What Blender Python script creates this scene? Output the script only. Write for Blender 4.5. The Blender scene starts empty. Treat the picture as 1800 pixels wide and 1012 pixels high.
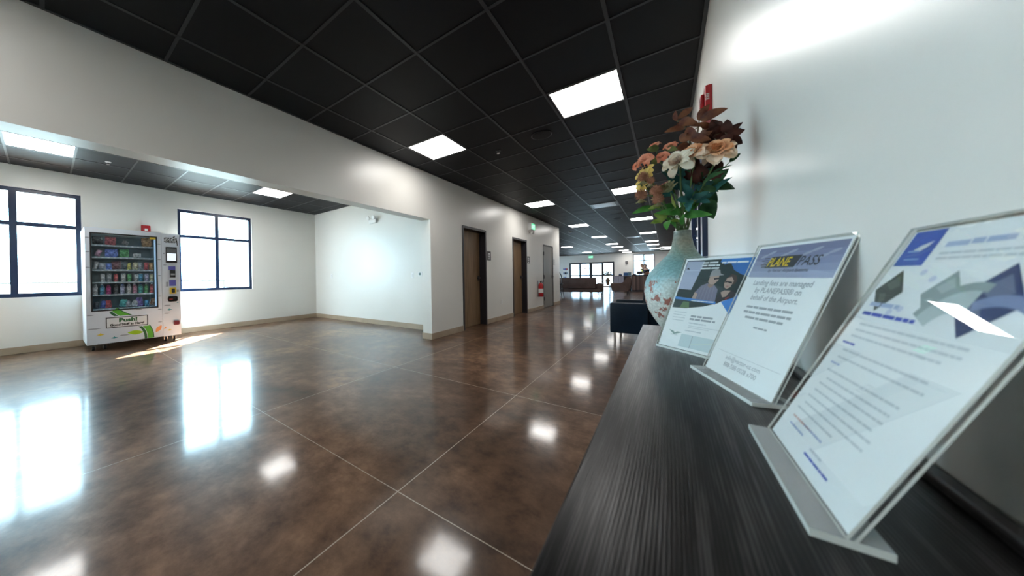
import bpy, bmesh, math, random
from mathutils import Vector, Matrix

SC = bpy.context.scene
COL = SC.collection
rnd = random.Random(7)

# ------------------------------------------------------------------ camera
# room axes: +Y runs down the corridor, +X to the right wall, Z up, floor at 0
YAW, PITCH, ROLL = -0.66980816, -0.00570639, -0.01634601
FPX, CX, CY = 531.574, 750.0, 490.62
F = Vector((math.sin(YAW) * math.cos(PITCH), math.cos(YAW) * math.cos(PITCH), math.sin(PITCH)))
R0 = Vector((math.cos(YAW), -math.sin(YAW), 0))
U0 = R0.cross(F)
RR = math.cos(ROLL) * R0 + math.sin(ROLL) * U0
UU = -math.sin(ROLL) * R0 + math.cos(ROLL) * U0
cam_data = bpy.data.cameras.new('camera')
cam_data.sensor_width = 36.0
cam_data.lens = FPX * 36.0 / 1800.0
cam_data.shift_x = (900 - CX) / 1800.0
cam_data.shift_y = -(506 - CY) / 1800.0
cam_data.clip_start = 0.02
cam_data.clip_end = 200
cam = bpy.data.objects.new('camera', cam_data)
M = Matrix((RR, UU, -F)).transposed().to_4x4()
M.translation = Vector((0, 0, 1.06))
cam.matrix_world = M
COL.objects.link(cam)
SC.camera = cam
cam_data.dof.use_dof = True
cam_data.dof.focus_distance = 2.6
cam_data.dof.aperture_fstop = cam_data.lens / 3.0

# ------------------------------------------------------------------ light and exposure
SKY_STRENGTH = 20.0
SUN_STRENGTH = 140.0
LED_STRENGTH = 13.6
world = bpy.data.worlds.new('sky')
SC.world = world
world.use_nodes = True
bg = world.node_tree.nodes['Background']
bg.inputs[0].default_value = (0.55, 0.80, 1.0, 1)
bg.inputs[1].default_value = SKY_STRENGTH
sun_data = bpy.data.lights.new('sun', 'SUN')
sun_data.energy = SUN_STRENGTH
sun_data.angle = 0.009
sun_data.color = (1.0, 0.98, 0.95)
sun = bpy.data.objects.new('sun', sun_data)
sun.rotation_euler = Vector((0.75, -0.77, -1.0)).to_track_quat('-Z', 'Y').to_euler()
sun.location = (-20, 20, 30)
COL.objects.link(sun)
SC.view_settings.view_transform = 'Standard'
SC.view_settings.look = 'None'
SC.view_settings.exposure = 0.48
SC.view_settings.gamma = 1.0
SC.view_settings.use_curve_mapping = False

# ------------------------------------------------------------------ materials
MATS = {}
def mat(name, color=(.5, .5, .5), rough=.5, metal=0.0, emit=None, estr=0.0, spec=None, coat=0.0, trans=0.0, ior=None):
    m = bpy.data.materials.new(name)
    m.use_nodes = True
    b = m.node_tree.nodes['Principled BSDF']
    b.inputs['Base Color'].default_value = (*color, 1)
    b.inputs['Roughness'].default_value = rough
    b.inputs['Metallic'].default_value = metal
    if spec is not None: b.inputs['Specular IOR Level'].default_value = spec
    if coat: b.inputs['Coat Weight'].default_value = coat; b.inputs['Coat Roughness'].default_value = .08
    if trans: b.inputs['Transmission Weight'].default_value = trans
    if ior: b.inputs['IOR'].default_value = ior
    if emit:
        b.inputs['Emission Color'].default_value = (*emit, 1)
        b.inputs['Emission Strength'].default_value = estr
    MATS[name] = m
    return m
def nodes(m): return m.node_tree.nodes, m.node_tree.links, m.node_tree.nodes['Principled BSDF']
def noise_tint(m, c1, c2, scale=5, detail=4, lo=.35, hi=.65, coords='Object', stretch=(1, 1, 1), bump=0.0, bscale=None, bdist=.002):
    n, l, b = nodes(m)
    tc = n.new('ShaderNodeTexCoord'); mp = n.new('ShaderNodeMapping'); mp.inputs['Scale'].default_value = stretch
    nz = n.new('ShaderNodeTexNoise'); nz.inputs['Scale'].default_value = scale; nz.inputs['Detail'].default_value = detail
    cr = n.new('ShaderNodeValToRGB')
    cr.color_ramp.elements[0].position = lo; cr.color_ramp.elements[0].color = (*c1, 1)
    cr.color_ramp.elements[1].position = hi; cr.color_ramp.elements[1].color = (*c2, 1)
    l.new(tc.outputs[coords], mp.inputs[0]); l.new(mp.outputs[0], nz.inputs['Vector'])
    l.new(nz.outputs['Fac'], cr.inputs[0]); l.new(cr.outputs[0], b.inputs['Base Color'])
    if bump:
        nb = n.new('ShaderNodeTexNoise'); nb.inputs['Scale'].default_value = bscale or scale * 8; nb.inputs['Detail'].default_value = 3
        l.new(mp.outputs[0], nb.inputs['Vector'])
        bp = n.new('ShaderNodeBump'); bp.inputs['Strength'].default_value = bump; bp.inputs['Distance'].default_value = bdist
        l.new(nb.outputs['Fac'], bp.inputs['Height']); l.new(bp.outputs[0], b.inputs['Normal'])
    return m
def clear(name, tint=(1, 1, 1), rough=.03, ior=1.45, amount=1.0):
    """thin clear pane: see-through, with a Fresnel gloss"""
    m = bpy.data.materials.new(name); m.use_nodes = True
    n, l = m.node_tree.nodes, m.node_tree.links
    n.remove(n['Principled BSDF']); out = n['Material Output']
    t = n.new('ShaderNodeBsdfTransparent'); t.inputs[0].default_value = (*tint, 1)
    g = n.new('ShaderNodeBsdfGlossy'); g.inputs['Roughness'].default_value = rough
    fr = n.new('ShaderNodeFresnel'); fr.inputs['IOR'].default_value = ior
    mu = n.new('ShaderNodeMath'); mu.operation = 'MULTIPLY'; mu.inputs[1].default_value = amount
    mx = n.new('ShaderNodeMixShader')
    ge = n.new('ShaderNodeNewGeometry'); iv = n.new('ShaderNodeMath'); iv.operation = 'SUBTRACT'; iv.inputs[0].default_value = 1.0; l.new(ge.outputs['Backfacing'], iv.inputs[1])
    m2 = n.new('ShaderNodeMath'); m2.operation = 'MULTIPLY'; l.new(mu.outputs[0], m2.inputs[0]); l.new(iv.outputs[0], m2.inputs[1])
    l.new(fr.outputs[0], mu.inputs[0]); l.new(m2.outputs[0], mx.inputs[0]); l.new(t.outputs[0], mx.inputs[1]); l.new(g.outputs[0], mx.inputs[2]); l.new(mx.outputs[0], out.inputs[0])
    MATS[name] = m
    return m

WALL = mat('painted_wall', (.70, .67, .61), .34)
noise_tint(WALL, (.70, .685, .645), (.735, .72, .68), .7, 2, bump=.06, bscale=90, bdist=.002)
TRIM = mat('tan_rubber_base', (.36, .28, .20), .45)
noise_tint(TRIM, (.33, .255, .18), (.40, .31, .225), 3, 4)
CEIL = mat('black_ceiling_tile', (.006, .008, .011), .55, spec=.24)
noise_tint(CEIL, (.004, .006, .009), (.007, .010, .013), 1.2, 3, bump=.15, bscale=220, bdist=.001)
GRID = mat('black_grid_steel', (.040, .044, .050), .40, spec=.4)
BLACKM = mat('black_painted_steel', (.012, .013, .018), .32)
FRAME = mat('dark_bronze_frame', (.020, .024, .034), .35)
NAVYFR = mat('navy_aluminium_frame', (.010, .022, .060), .28)
LEDM = mat('led_diffuser', (.9, .9, .9), .5, emit=(1.0, .975, .94), estr=LED_STRENGTH)
LEDFR = mat('light_frame_metal', (.30, .31, .32), .4)
WHITEP = mat('white_plastic', (.78, .78, .77), .35)
REDP = mat('red_enamel', (.42, .012, .018), .28)
CHROME = mat('chrome', (.75, .75, .76), .16, metal=1)
STEEL = mat('brushed_steel', (.45, .45, .46), .32, metal=1)
GLASS = clear('window_glass', (.93, .97, .95))
CONC = mat('outdoor_concrete', (.55, .56, .55), .9)
noise_tint(CONC, (.21, .26, .28), (.25, .31, .33), .6, 5)
RAILM = mat('grey_rail_paint', (.022, .022, .022), .6)
LGLASS = clear('tinted_lobby_glass', (.56, .58, .59))  # tint added to dim the bright sky behind the lobby panes
DARKIN = mat('dark_interior', (.02, .02, .022), .6)

# polished, stained concrete floor with tooled joints
FLOOR = mat('polished_stained_concrete', (.1, .06, .04), .12)
def build_floor_material():
    n, l, b = nodes(FLOOR)
    tc = n.new('ShaderNodeTexCoord')
    big = n.new('ShaderNodeTexNoise'); big.inputs['Scale'].default_value = .9; big.inputs['Detail'].default_value = 6; big.inputs['Roughness'].default_value = .62
    big.inputs['Distortion'].default_value = .6
    r1 = n.new('ShaderNodeValToRGB')
    e = r1.color_ramp.elements
    e[0].position = .33; e[0].color = (.046, .025, .015, 1)
    e[1].position = .68; e[1].color = (.225, .132, .084, 1)
    e2 = r1.color_ramp.elements.new(.5); e2.color = (.116, .064, .039, 1)
    small = n.new('ShaderNodeTexNoise'); small.inputs['Scale'].default_value = 7; small.inputs['Detail'].default_value = 8; small.inputs['Roughness'].default_value = .7
    r2 = n.new('ShaderNodeValToRGB')
    r2.color_ramp.elements[0].position = .35; r2.color_ramp.elements[0].color = (.55, .50, .48, 1)
    r2.color_ramp.elements[1].position = .70; r2.color_ramp.elements[1].color = (1.45, 1.42, 1.38, 1)
    mul = n.new('ShaderNodeMix'); mul.data_type = 'RGBA'; mul.blend_type = 'MULTIPLY'; mul.inputs[0].default_value = 1.0
    for t in (big, small): l.new(tc.outputs['Object'], t.inputs['Vector'])
    l.new(big.outputs['Fac'], r1.inputs[0]); l.new(small.outputs['Fac'], r2.inputs[0])
    l.new(r1.outputs[0], mul.inputs[6]); l.new(r2.outputs[0], mul.inputs[7])
    # joints: two tooled lines each way
    sx = n.new('ShaderNodeSeparateXYZ'); l.new(tc.outputs['Object'], sx.inputs[0])
    def line(out, pos, w):
        a = n.new('ShaderNodeMath'); a.operation = 'SUBTRACT'; a.inputs[1].default_value = pos; l.new(out, a.inputs[0])
        c = n.new('ShaderNodeMath'); c.operation = 'ABSOLUTE'; l.new(a.outputs[0], c.inputs[0])
        d = n.new('ShaderNodeMath'); d.operation = 'LESS_THAN'; d.inputs[1].default_value = w; l.new(c.outputs[0], d.inputs[0])
        return d.outputs[0]
    acc = None
    for o, p in ((sx.outputs[0], -1.055), (sx.outputs[0], -2.545), (sx.outputs[1], 1.073), (sx.outputs[1], 2.58), (sx.outputs[1], 8.6), (sx.outputs[1], 14.6)):
        s = line(o, p, .0028)
        if acc is None: acc = s
        else:
            m = n.new('ShaderNodeMath'); m.operation = 'MAXIMUM'; l.new(acc, m.inputs[0]); l.new(s, m.inputs[1]); acc = m.outputs[0]
    jm = n.new('ShaderNodeMix'); jm.data_type = 'RGBA'
    l.new(acc, jm.inputs[0]); l.new(mul.outputs[2], jm.inputs[6]); jm.inputs[7].default_value = (.40, .33, .27, 1)
    l.new(jm.outputs[2], b.inputs['Base Color'])
    # polish: slightly uneven gloss and a very soft waviness
    r3 = n.new('ShaderNodeMapRange'); r3.inputs['From Min'].default_value = .3; r3.inputs['From Max'].default_value = .7
    r3.inputs['To Min'].default_value = .08; r3.inputs['To Max'].default_value = .13
    l.new(small.outputs['Fac'], r3.inputs[0]); l.new(r3.outputs[0], b.inputs['Roughness'])
    # sealer haze: part of the gloss is a wider lobe
    hz = n.new('ShaderNodeBsdfPrincipled'); hz.inputs['Roughness'].default_value = .30; hz.inputs['IOR'].default_value = 1.52
    l.new(jm.outputs[2], hz.inputs['Base Color'])
    mxs = n.new('ShaderNodeMixShader'); mxs.inputs[0].default_value = .36
    l.new(b.outputs[0], mxs.inputs[1]); l.new(hz.outputs[0], mxs.inputs[2]); l.new(mxs.outputs[0], n['Material Output'].inputs[0])
    wv = n.new('ShaderNodeTexNoise'); wv.inputs['Scale'].default_value = 2.2; wv.inputs['Detail'].default_value = 5
    l.new(tc.outputs['Object'], wv.inputs['Vector'])
    bp = n.new('ShaderNodeBump'); bp.inputs['Strength'].default_value = .05; bp.inputs['Distance'].default_value = .010
    l.new(wv.outputs['Fac'], bp.inputs['Height']); l.new(bp.outputs[0], b.inputs['Normal'])
    b.inputs['IOR'].default_value = 1.52
build_floor_material()

# ------------------------------------------------------------------ object helpers
def root_matrix(o):
    m = Matrix.Identity(4)
    while o is not None:
        m = o.matrix_basis @ m
        o = o.parent
    return m
def props(o, label=None, cat=None, group=None, kind=None):
    if label: o['label'] = label
    if cat: o['category'] = cat
    if group: o['group'] = group
    if kind: o['kind'] = kind
    return o
def thing(name, label, cat, loc=(0, 0, 0), group=None, kind=None, rot=None, matrix=None):
    o = bpy.data.objects.new(name, None)
    o.empty_display_size = .05
    if matrix is not None: o.matrix_basis = matrix
    else:
        o.location = loc
        if rot: o.rotation_euler = rot
    COL.objects.link(o)
    return props(o, label, cat, group, kind)

class MB:
    """collects shapes, given in world space (or in local space with build(local=True))"""
    def __init__(s): s.bm = bmesh.new(); s.mi = 0
    def _tag(s, verts, mi=None):
        mi = s.mi if mi is None else mi
        fs = set()
        for v in verts: fs.update(v.link_faces)
        for f in fs: f.material_index = mi
        return verts
    def box(s, x0, x1, y0, y1, z0, z1, mi=None, bevel=0, seg=2, rot=None):
        r = bmesh.ops.create_cube(s.bm, size=1)
        vs = r['verts']
        for v in vs: v.co = Vector(((x0 + x1) / 2 + v.co.x * (x1 - x0), (y0 + y1) / 2 + v.co.y * (y1 - y0), (z0 + z1) / 2 + v.co.z * (z1 - z0)))
        s._tag(vs, mi)
        if bevel:
            es = set(); [es.update(v.link_edges) for v in vs]
            fs = set(); [fs.update(v.link_faces) for v in vs]
            q = bmesh.ops.bevel(s.bm, geom=list(es) + list(vs), offset=bevel, segments=seg, affect='EDGES', profile=.5)
            for f in q['faces']: f.material_index = s.mi if mi is None else mi
            vs = list({v for f in q['faces'] for v in f.verts} | {v for f in fs if f.is_valid for v in f.verts})
        if rot:
            c, ax, an = rot
            bmesh.ops.rotate(s.bm, verts=vs, cent=c, matrix=Matrix.Rotation(an, 3, ax))
        return vs
    def tube(s, pts, r, n=8, mi=None, cap=True):
        pts = [Vector(p) for p in pts]
        rs = r if isinstance(r, (list, tuple)) else [r] * len(pts)
        rings = []; prev = None
        for i, p in enumerate(pts):
            t = (pts[min(i + 1, len(pts) - 1)] - pts[max(i - 1, 0)])
            if t.length < 1e-9: t = Vector((0, 0, 1))
            t.normalize()
            if prev is None:
                a = t.orthogonal().normalized()
            else:
                a = (prev - t * prev.dot(t))
                a = a.normalized() if a.length > 1e-6 else t.orthogonal().normalized()
            prev = a; b = t.cross(a)
            rings.append([s.bm.verts.new(p + (a * math.cos(2 * math.pi * k / n) + b * math.sin(2 * math.pi * k / n)) * rs[i]) for k in range(n)])
        fs = []
        for i in range(len(rings) - 1):
            for k in range(n):
                fs.append(s.bm.faces.new((rings[i][k], rings[i][(k + 1) % n], rings[i + 1][(k + 1) % n], rings[i + 1][k])))
        if cap:
            fs.append(s.bm.faces.new(list(reversed(rings[0])))); fs.append(s.bm.faces.new(rings[-1]))
        for f in fs: f.material_index = s.mi if mi is None else mi
    def lathe(s, prof, c, n=32, mi=None, mis=None, axis=None):
        """prof: (radius, height) pairs"""
        c = Vector(c); rings = []
        q = Vector((0, 0, 1)).rotation_difference(Vector(axis)) if axis else None
        for r, h in prof:
            ring = []
            for k in range(n):
                v = Vector((max(r, 1e-5) * math.cos(2 * math.pi * k / n), max(r, 1e-5) * math.sin(2 * math.pi * k / n), h))
                if q: v = q @ v
                ring.append(s.bm.verts.new(c + v))
            rings.append(ring)
        for i in range(len(rings) - 1):
            for k in range(n):
                f = s.bm.faces.new((rings[i][k], rings[i][(k + 1) % n], rings[i + 1][(k + 1) % n], rings[i + 1][k]))
                f.material_index = mis[i] if mis else (s.mi if mi is None else mi)
        f = s.bm.faces.new(list(reversed(rings[0]))); f.material_index = mis[0] if mis else (s.mi if mi is None else mi)
        f = s.bm.faces.new(rings[-1]); f.material_index = mis[-1] if mis else (s.mi if mi is None else mi)
    def poly(s, pts, mi=None):
        f = s.bm.faces.new([s.bm.verts.new(Vector(p)) for p in pts])
        f.material_index = s.mi if mi is None else mi
        return f
    def prism(s, pts, off, mi=None):
        """extrude a planar polygon by the vector off"""
        off = Vector(off); a = [s.bm.verts.new(Vector(p)) for p in pts]; b = [s.bm.verts.new(Vector(p) + off) for p in pts]
        n = len(pts); fs = [s.bm.faces.new(a[::-1]), s.bm.faces.new(b)]
        for k in range(n): fs.append(s.bm.faces.new((a[k], a[(k + 1) % n], b[(k + 1) % n], b[k])))
        for f in fs: f.material_index = s.mi if mi is None else mi
    def ball(s, c, r, sub=2, mi=None, scale=(1, 1, 1)):
        q = bmesh.ops.create_icosphere(s.bm, subdivisions=sub, radius=r)
        for v in q['verts']: v.co = Vector(c) + Vector((v.co.x * scale[0], v.co.y * scale[1], v.co.z * scale[2]))
        s._tag(q['verts'], mi)
        return q['verts']
    def build(s, name, mats, parent=None, smooth=False, local=False, label=None, kind=None, autosmooth=None):
        if not isinstance(mats, (list, tuple)): mats = [mats]
        bmesh.ops.recalc_face_normals(s.bm, faces=s.bm.faces)
        if parent is not None and not local:
            bmesh.ops.transform(s.bm, matrix=root_matrix(parent).inverted(), verts=s.bm.verts)
        me = bpy.data.meshes.new(name)
        s.bm.to_mesh(me); s.bm.free()
        for m in mats: me.materials.append(m)
        if smooth:
            for p in me.polygons: p.use_smooth = True
            if autosmooth is None: autosmooth = 40
            me.set_sharp_from_angle(angle=math.radians(autosmooth))
        o = bpy.data.objects.new(name, me)
        COL.objects.link(o)
        if parent is not None: o.parent = parent
        if label: o['label'] = label
        if kind: o['kind'] = kind
        return o
def struct(name, mb, mats, label, cat, **k):
    o = mb.build(name, mats, **k)
    return props(o, label, cat, kind='structure')

def copy_tree(o, parent=None):
    c = o.copy(); COL.objects.link(c)
    if parent is not None: c.parent = parent
    for ch in list(o.children): copy_tree(ch, c)
    return c

# flat lettering: polygons of a string, in a 2-D frame
def text_polys(s, size=1.0, shear=0.0, bold=0.0, align='LEFT', sx=1.0):
    cu = bpy.data.curves.new('lettering', 'FONT')
    cu.body = s; cu.size = size; cu.shear = shear; cu.offset = bold * size; cu.align_x = align
    cu.resolution_u = 3
    ob = bpy.data.objects.new('lettering', cu); COL.objects.link(ob)
    bpy.context.view_layer.update()
    me = ob.evaluated_get(bpy.context.evaluated_depsgraph_get()).to_mesh()
    vs = [(v.co.x * sx, v.co.y) for v in me.vertices]
    fs = [tuple(p.vertices) for p in me.polygons]
    bpy.data.objects.remove(ob); bpy.data.curves.remove(cu)
    return vs, fs
class Print:
    """flat printed artwork: shapes in a (u, v) frame, laid in thin layers"""
    STEP = .00012
    def __init__(s, o, eu, ev, up=None):
        s.o, s.eu, s.ev = Vector(o), Vector(eu).normalized(), Vector(ev).normalized()
        s.n = s.eu.cross(s.ev); s.m = MB(); s.mats = []
    def P(s, u, v, layer): return s.o + s.eu * u + s.ev * v + s.n * (layer * s.STEP)
    def idx(s, m):
        if m not in s.mats: s.mats.append(m)
        return s.mats.index(m)
    def poly(s, pts, m, layer=1):
        s.m.poly([s.P(u, v, layer) for u, v in pts], s.idx(m))
    def rect(s, u0, v0, u1, v1, m, layer=1): s.poly([(u0, v0), (u1, v0), (u1, v1), (u0, v1)], m, layer)
    def text(s, t, u, v, size, m, layer=2, **k):
        vs, fs = text_polys(t, size, **k); i = s.idx(m)
        bv = [s.m.bm.verts.new(s.P(u + x, v + y, layer)) for x, y in vs]
        for f in fs:
            try: s.m.bm.faces.new([bv[q] for q in f]).material_index = i
            except ValueError: pass
    def words(s, u0, v, length, h, m, layer=2, seed=0):
        r = random.Random(seed); u = u0
        while u < u0 + length - h:
            w = min(h * r.uniform(2.0, 6.5), u0 + length - u)
            s.rect(u, v, u + w, v + h, m, layer); u += w + h * .42
    def ellipse(s, u, v, a, b, m, layer=1, n=20, rot=0):
        c, q = math.cos(rot), math.sin(rot)
        s.poly([(u + a * math.cos(t) * c - b * math.sin(t) * q, v + a * math.cos(t) * q + b * math.sin(t) * c) for t in [2 * math.pi * k / n for k in range(n)]], m, layer)
    def build(s, name, parent=None, **k): return s.m.build(name, s.mats, parent, **k)
# ------------------------------------------------------------------ the shell
XR, XL, XL2 = .237, -3.135, -3.325        # right wall, corridor wall face, its alcove face
XB = -7.76                                # alcove window wall
ZC, ZA = 2.83, 2.88                       # ceilings: corridor, alcove
YF = 29.85                                # far wall
YB = -3.5                                 # wall behind the camera

m = MB(); m.box(-11.1, 5.1, YB - .1, YF + .15, -.14, 0)
struct('floor', m, FLOOR, 'brown stained and polished concrete floor with pale control joints', 'floor')
m = MB(); m.box(-90, 60, -60, 110, -.40, -.15)
struct('ground', m, CONC, 'bright pale concrete apron outside the windows', 'ground')

# ceiling: one suspended ceiling, black tiles
m = MB()
m.box(XL2, 5.1, YB, 12.0, ZC, ZC + .15); m.box(-11.1, 5.1, 12.0, YF + .15, ZC, ZC + .15)
m.box(XB - .15, XL2, YB, 4.9, ZA, ZA + .15)
ceiling = struct('ceiling', m, CEIL, 'black tile suspended ceiling over corridor, alcove and lobby', 'ceiling')
m = MB()
GX = [-2.745 + .61 * k for k in range(-14, 13)]
GY = [1.235 + .61 * k for k in range(-8, 47)]
for x in GX:
    if x > XL and x < XR - .1: m.box(x - .012, x + .012, YB, YF, ZC - .005, ZC + .004)
    elif x > -11 and x < 5: m.box(x - .012, x + .012, 12.0, YF, ZC - .005, ZC + .004)
for y in GY:
    if y >= YF: continue
    if y < 12: m.box(XL, XR, y - .0105, y + .0105, ZC - .0042, ZC + .004)
    else: m.box(-11, 5, y - .0105, y + .0105, ZC - .0042, ZC + .004)
for x in [XB + .42 + .595 * k for k in range(0, 7)]:
    m.box(x - .012, x + .012, YB, 4.76, ZA - .005, ZA + .004)
for y in [-.305 + .598 * k for k in range(-5, 9)]:
    m.box(XB, XL2, y - .0105, y + .0105, ZA - .0042, ZA + .004)
# wall angle
m.box(XR - .022, XR, YB, 12.0, ZC - .012, ZC + .004)
m.box(XL, XL + .022, YB, 12.0, ZC - .006, ZC + .004)
m.build('ceiling_grid', GRID, ceiling)

# corridor wall with its wide opening and three door openings
D1, D2, D3 = (5.10, 6.10), (7.575, 8.60), (10.075, 11.165)
ZD = 2.08
m = MB()
m.box(XL2, XL, YB, -3.0, 0, 2.98)
m.box(XL2, XL, -3.0, 4.08, 2.045, 2.98)
ys = [4.08, D1[0], D1[1], D2[0], D2[1], D3[0], D3[1], 12.0]
for k in range(0, 8, 2): m.box(XL2, XL, ys[k], ys[k + 1], 0, 2.98)
for d in (D1, D2, D3): m.box(XL2, XL, d[0], d[1], ZD, 2.98)
for d in (D1, D2, D3): m.box(XL2 - .06, XL2 + .0005, d[0] - .02, d[1] + .02, 0, ZD + .02)  # unseen backing slabs added behind the doors to stop light leaks
struct('wall_left', m, WALL, 'long corridor wall with wide opening to the vending alcove and three doors', 'wall')
m = MB(); m.box(XR, XR + .2, YB - .1, 12.0, 0, 2.98)
struct('wall_right', m, WALL, 'glossy white wall beside the black console', 'wall')
m = MB(); m.box(XB - .1, 5.1, YB - .12, YB, 0, 2.98)
struct('wall_rear', m, WALL, 'wall at the near end of corridor and alcove', 'wall')
m = MB(); m.box(XB, XL2, 4.76, 4.90, 0, 2.98)
struct('wall_alcove', m, WALL, 'pale end wall of the vending alcove', 'wall')

# alcove window wall
WY1, WY2, WZ = (-.98, .40), (1.69, 3.09), (.855, 2.545)
WY0 = (-3.2, -2.0)
m = MB()
def holed_wall(m, x0, x1, y0, y1, z1, holes, axis='x'):
    """wall slab x0..x1 thick running along y (axis x) or slab along x (axis y), with rectangular holes"""
    hs = sorted(holes); cur = y0
    def bx(a, b, z0, zz):
        if b - a < 1e-4 or zz - z0 < 1e-4: return
        if axis == 'x': m.box(x0, x1, a, b, z0, zz)
        else: m.box(a, b, x0, x1, z0, zz)
    for a, b, z0, zz in hs:
        bx(cur, a, 0, z1); bx(a, b, 0, z0); bx(a, b, zz, z1); cur = b
    bx(cur, y1, 0, z1)
holed_wall(m, XB - .16, XB, YB, 4.90, 2.98, [(*WY1, *WZ), (*WY2, *WZ), (*WY0, *WZ)])
struct('wall_window', m, WALL, 'alcove wall with the dark framed windows behind the vending machine', 'wall')

# lobby walls
m = MB(); m.box(-11.1, XL2, 11.86, 12.0, 0, 2.98)
struct('wall_lobby_front', m, WALL, 'lobby wall returning left from the corridor', 'wall')
m = MB(); m.box(XR + .2, 5.1, 11.86, 12.0, 0, 2.98)
struct('wall_lobby_near', m, WALL, 'lobby wall returning right from the corridor', 'wall')
m = MB()
FD, FW = (-6.94, -3.42, 0, 2.155), (-2.10, -.68, .86, 2.66)
holed_wall(m, YF, YF + .15, -11.1, 5.1, 2.98, [FD, FW], axis='y')
struct('wall_far', m, WALL, 'far lobby wall with glass entrance and window', 'wall')
m = MB(); holed_wall(m, -11.15, -11.0, 12.0, YF, 2.98, [(13.5, 18.5, .3, 2.6), (20.5, 27.5, .3, 2.6)])
struct('wall_lobby_left', m, WALL, 'left lobby wall with wide windows', 'wall')
m = MB(); m.box(5.0, 5.1, 12.0, YF, 0, 2.98)
struct('wall_lobby_right', m, WALL, 'right lobby wall', 'wall')

# baseboards
BH, BT = .105, .012
def baseboard(name, boxes, label):
    m = MB()
    for b in boxes: m.box(*b, 0, BH, bevel=.003, seg=1)
    struct(name, m, TRIM, label, 'baseboard')
baseboard('baseboard_left', [(XL, XL + BT, a, b) for a, b in ((4.08 - BT, D1[0]), (D1[1], D2[0]), (D2[1], D3[0]), (D3[1], 12.0 + BT))] + [(XL2 - BT, XL + BT - .0005, 4.08 - BT, 4.0799), (XL2 - BT, XL2 - .0001, 4.0801, 4.76)], 'tan rubber baseboard between the corridor doors')
baseboard('baseboard_alcove', [(XB + BT, XL2 - BT, 4.76 - BT, 4.76)], 'tan rubber baseboard on the alcove end wall')
baseboard('baseboard_window', [(XB, XB + BT, YB, 4.76)], 'tan rubber baseboard under the alcove windows')
baseboard('baseboard_right', [(XR - BT, XR, 4.3, 12.0), (XR - BT, XR, YB, 2.85)], 'tan rubber baseboard along the right wall')
baseboard('baseboard_far', [(-11, FD[0], YF - BT, YF), (FD[1], 5, YF - BT, YF)], 'tan rubber baseboard on the far lobby wall')

# windows
def window(name, axis, plane, a, z, splits, hbar, label, fm, fw=.045, dep=.06, glass=None):
    w = thing(name, label, 'window', (plane, (a[0] + a[1]) / 2, z[0]) if axis == 'x' else ((a[0] + a[1]) / 2, plane, z[0]), kind='structure')
    def bx(m, p, q, z0, z1, d=dep, off=0):
        if axis == 'x': m.box(plane - d + off, plane + off, p, q, z0, z1)
        else: m.box(p, q, plane + off, plane + d + off, z0, z1)
    m = MB()
    bx(m, a[0], a[0] + fw, *z); bx(m, a[1] - fw, a[1], *z); bx(m, a[0] + fw, a[1] - fw, z[0], z[0] + fw); bx(m, a[0] + fw, a[1] - fw, z[1] - fw, z[1])
    for s in splits: bx(m, s - fw * .6, s + fw * .6, z[0] + fw, z[1] - fw, dep * .96)
    xs = [a[0] + fw] + [t for s in splits for t in (s - fw * .6, s + fw * .6)] + [a[1] - fw]
    for k in range(0, len(xs), 2):
        for h in hbar: bx(m, xs[k], xs[k + 1], h - fw * .5, h + fw * .5, dep * .92)
    m.build('window_frame', fm, w)
    for k in range(0, len(xs), 2):
        zs = [z[0] + fw] + [t for h in hbar for t in (h - fw * .5, h + fw * .5)] + [z[1] - fw]
        for j in range(0, len(zs), 2):
            g = MB()
            if axis == 'x': g.box(plane - dep * .5 - .003, plane - dep * .5 + .003, xs[k], xs[k + 1], zs[j], zs[j + 1])
            else: g.box(xs[k], xs[k + 1], plane + dep * .5 - .003, plane + dep * .5 + .003, zs[j], zs[j + 1])
            g.build('pane', glass or GLASS, w)
    return w
window('window_1', 'x', XB - .045, WY1, WZ, [-.29], [1.995], 'dark framed four pane window left of the vending machine', NAVYFR, .062)
window('window_2', 'x', XB - .045, WY2, WZ, [2.385], [1.995], 'dark framed four pane window right of the vending machine', NAVYFR, .058)
window('window_3', 'y', YF + .03, FW[:2], FW[2:], [-1.385], [2.15], 'tall four pane window behind the far reception desk', LEDFR, .07, glass=LGLASS)
window('window_4', 'x', -11.03, (13.5, 18.5), (.3, 2.6), [15.2, 16.8], [2.0], 'wide window in the left lobby wall near the corridor', FRAME, glass=LGLASS)
window('window_5', 'x', -11.03, (20.5, 27.5), (.3, 2.6), [22.2, 24.0, 25.8], [2.0], 'wide window in the left lobby wall near the entrance', FRAME, glass=LGLASS)
window('window_6', 'x', XB - .045, WY0, WZ, [-2.6], [1.995], 'dark framed window at the near end of the alcove', NAVYFR)

# glass entrance in the far wall
e = thing('door_4', 'black framed sliding glass entrance doors in the far lobby wall', 'door', (-5.18, YF, 0), kind='structure')
m = MB()
m.box(FD[0], FD[1], YF + .0, YF + .1, 2.02, 2.155); m.box(FD[0], FD[0] + .14, YF, YF + .1, 0, 2.02); m.box(FD[1] - .12, FD[1], YF, YF + .1, 0, 2.02)
for x, w in ((-6.06, .075), (-5.19, .12), (-4.30, .075)): m.box(x - w, x + w, YF + .01, YF + .09, 0, 2.02)
m.build('door_frame', FRAME, e)
m = MB()
xs = [FD[0] + .14, -6.135, -5.985, -5.31, -5.07, -4.375, -4.225, FD[1] - .12]
for k in range(0, 8, 2):
    m.box(xs[k], xs[k + 1], YF + .02, YF + .08, .95, 1.07); m.box(xs[k], xs[k + 1], YF + .02, YF + .08, .0, .09)
m.build('door_rail', FRAME, e)
for k in range(0, 8, 2):
    g = MB(); g.box(xs[k], xs[k + 1], YF + .047, YF + .053, .09, 2.02); g.build('pane', LGLASS, e)
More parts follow.
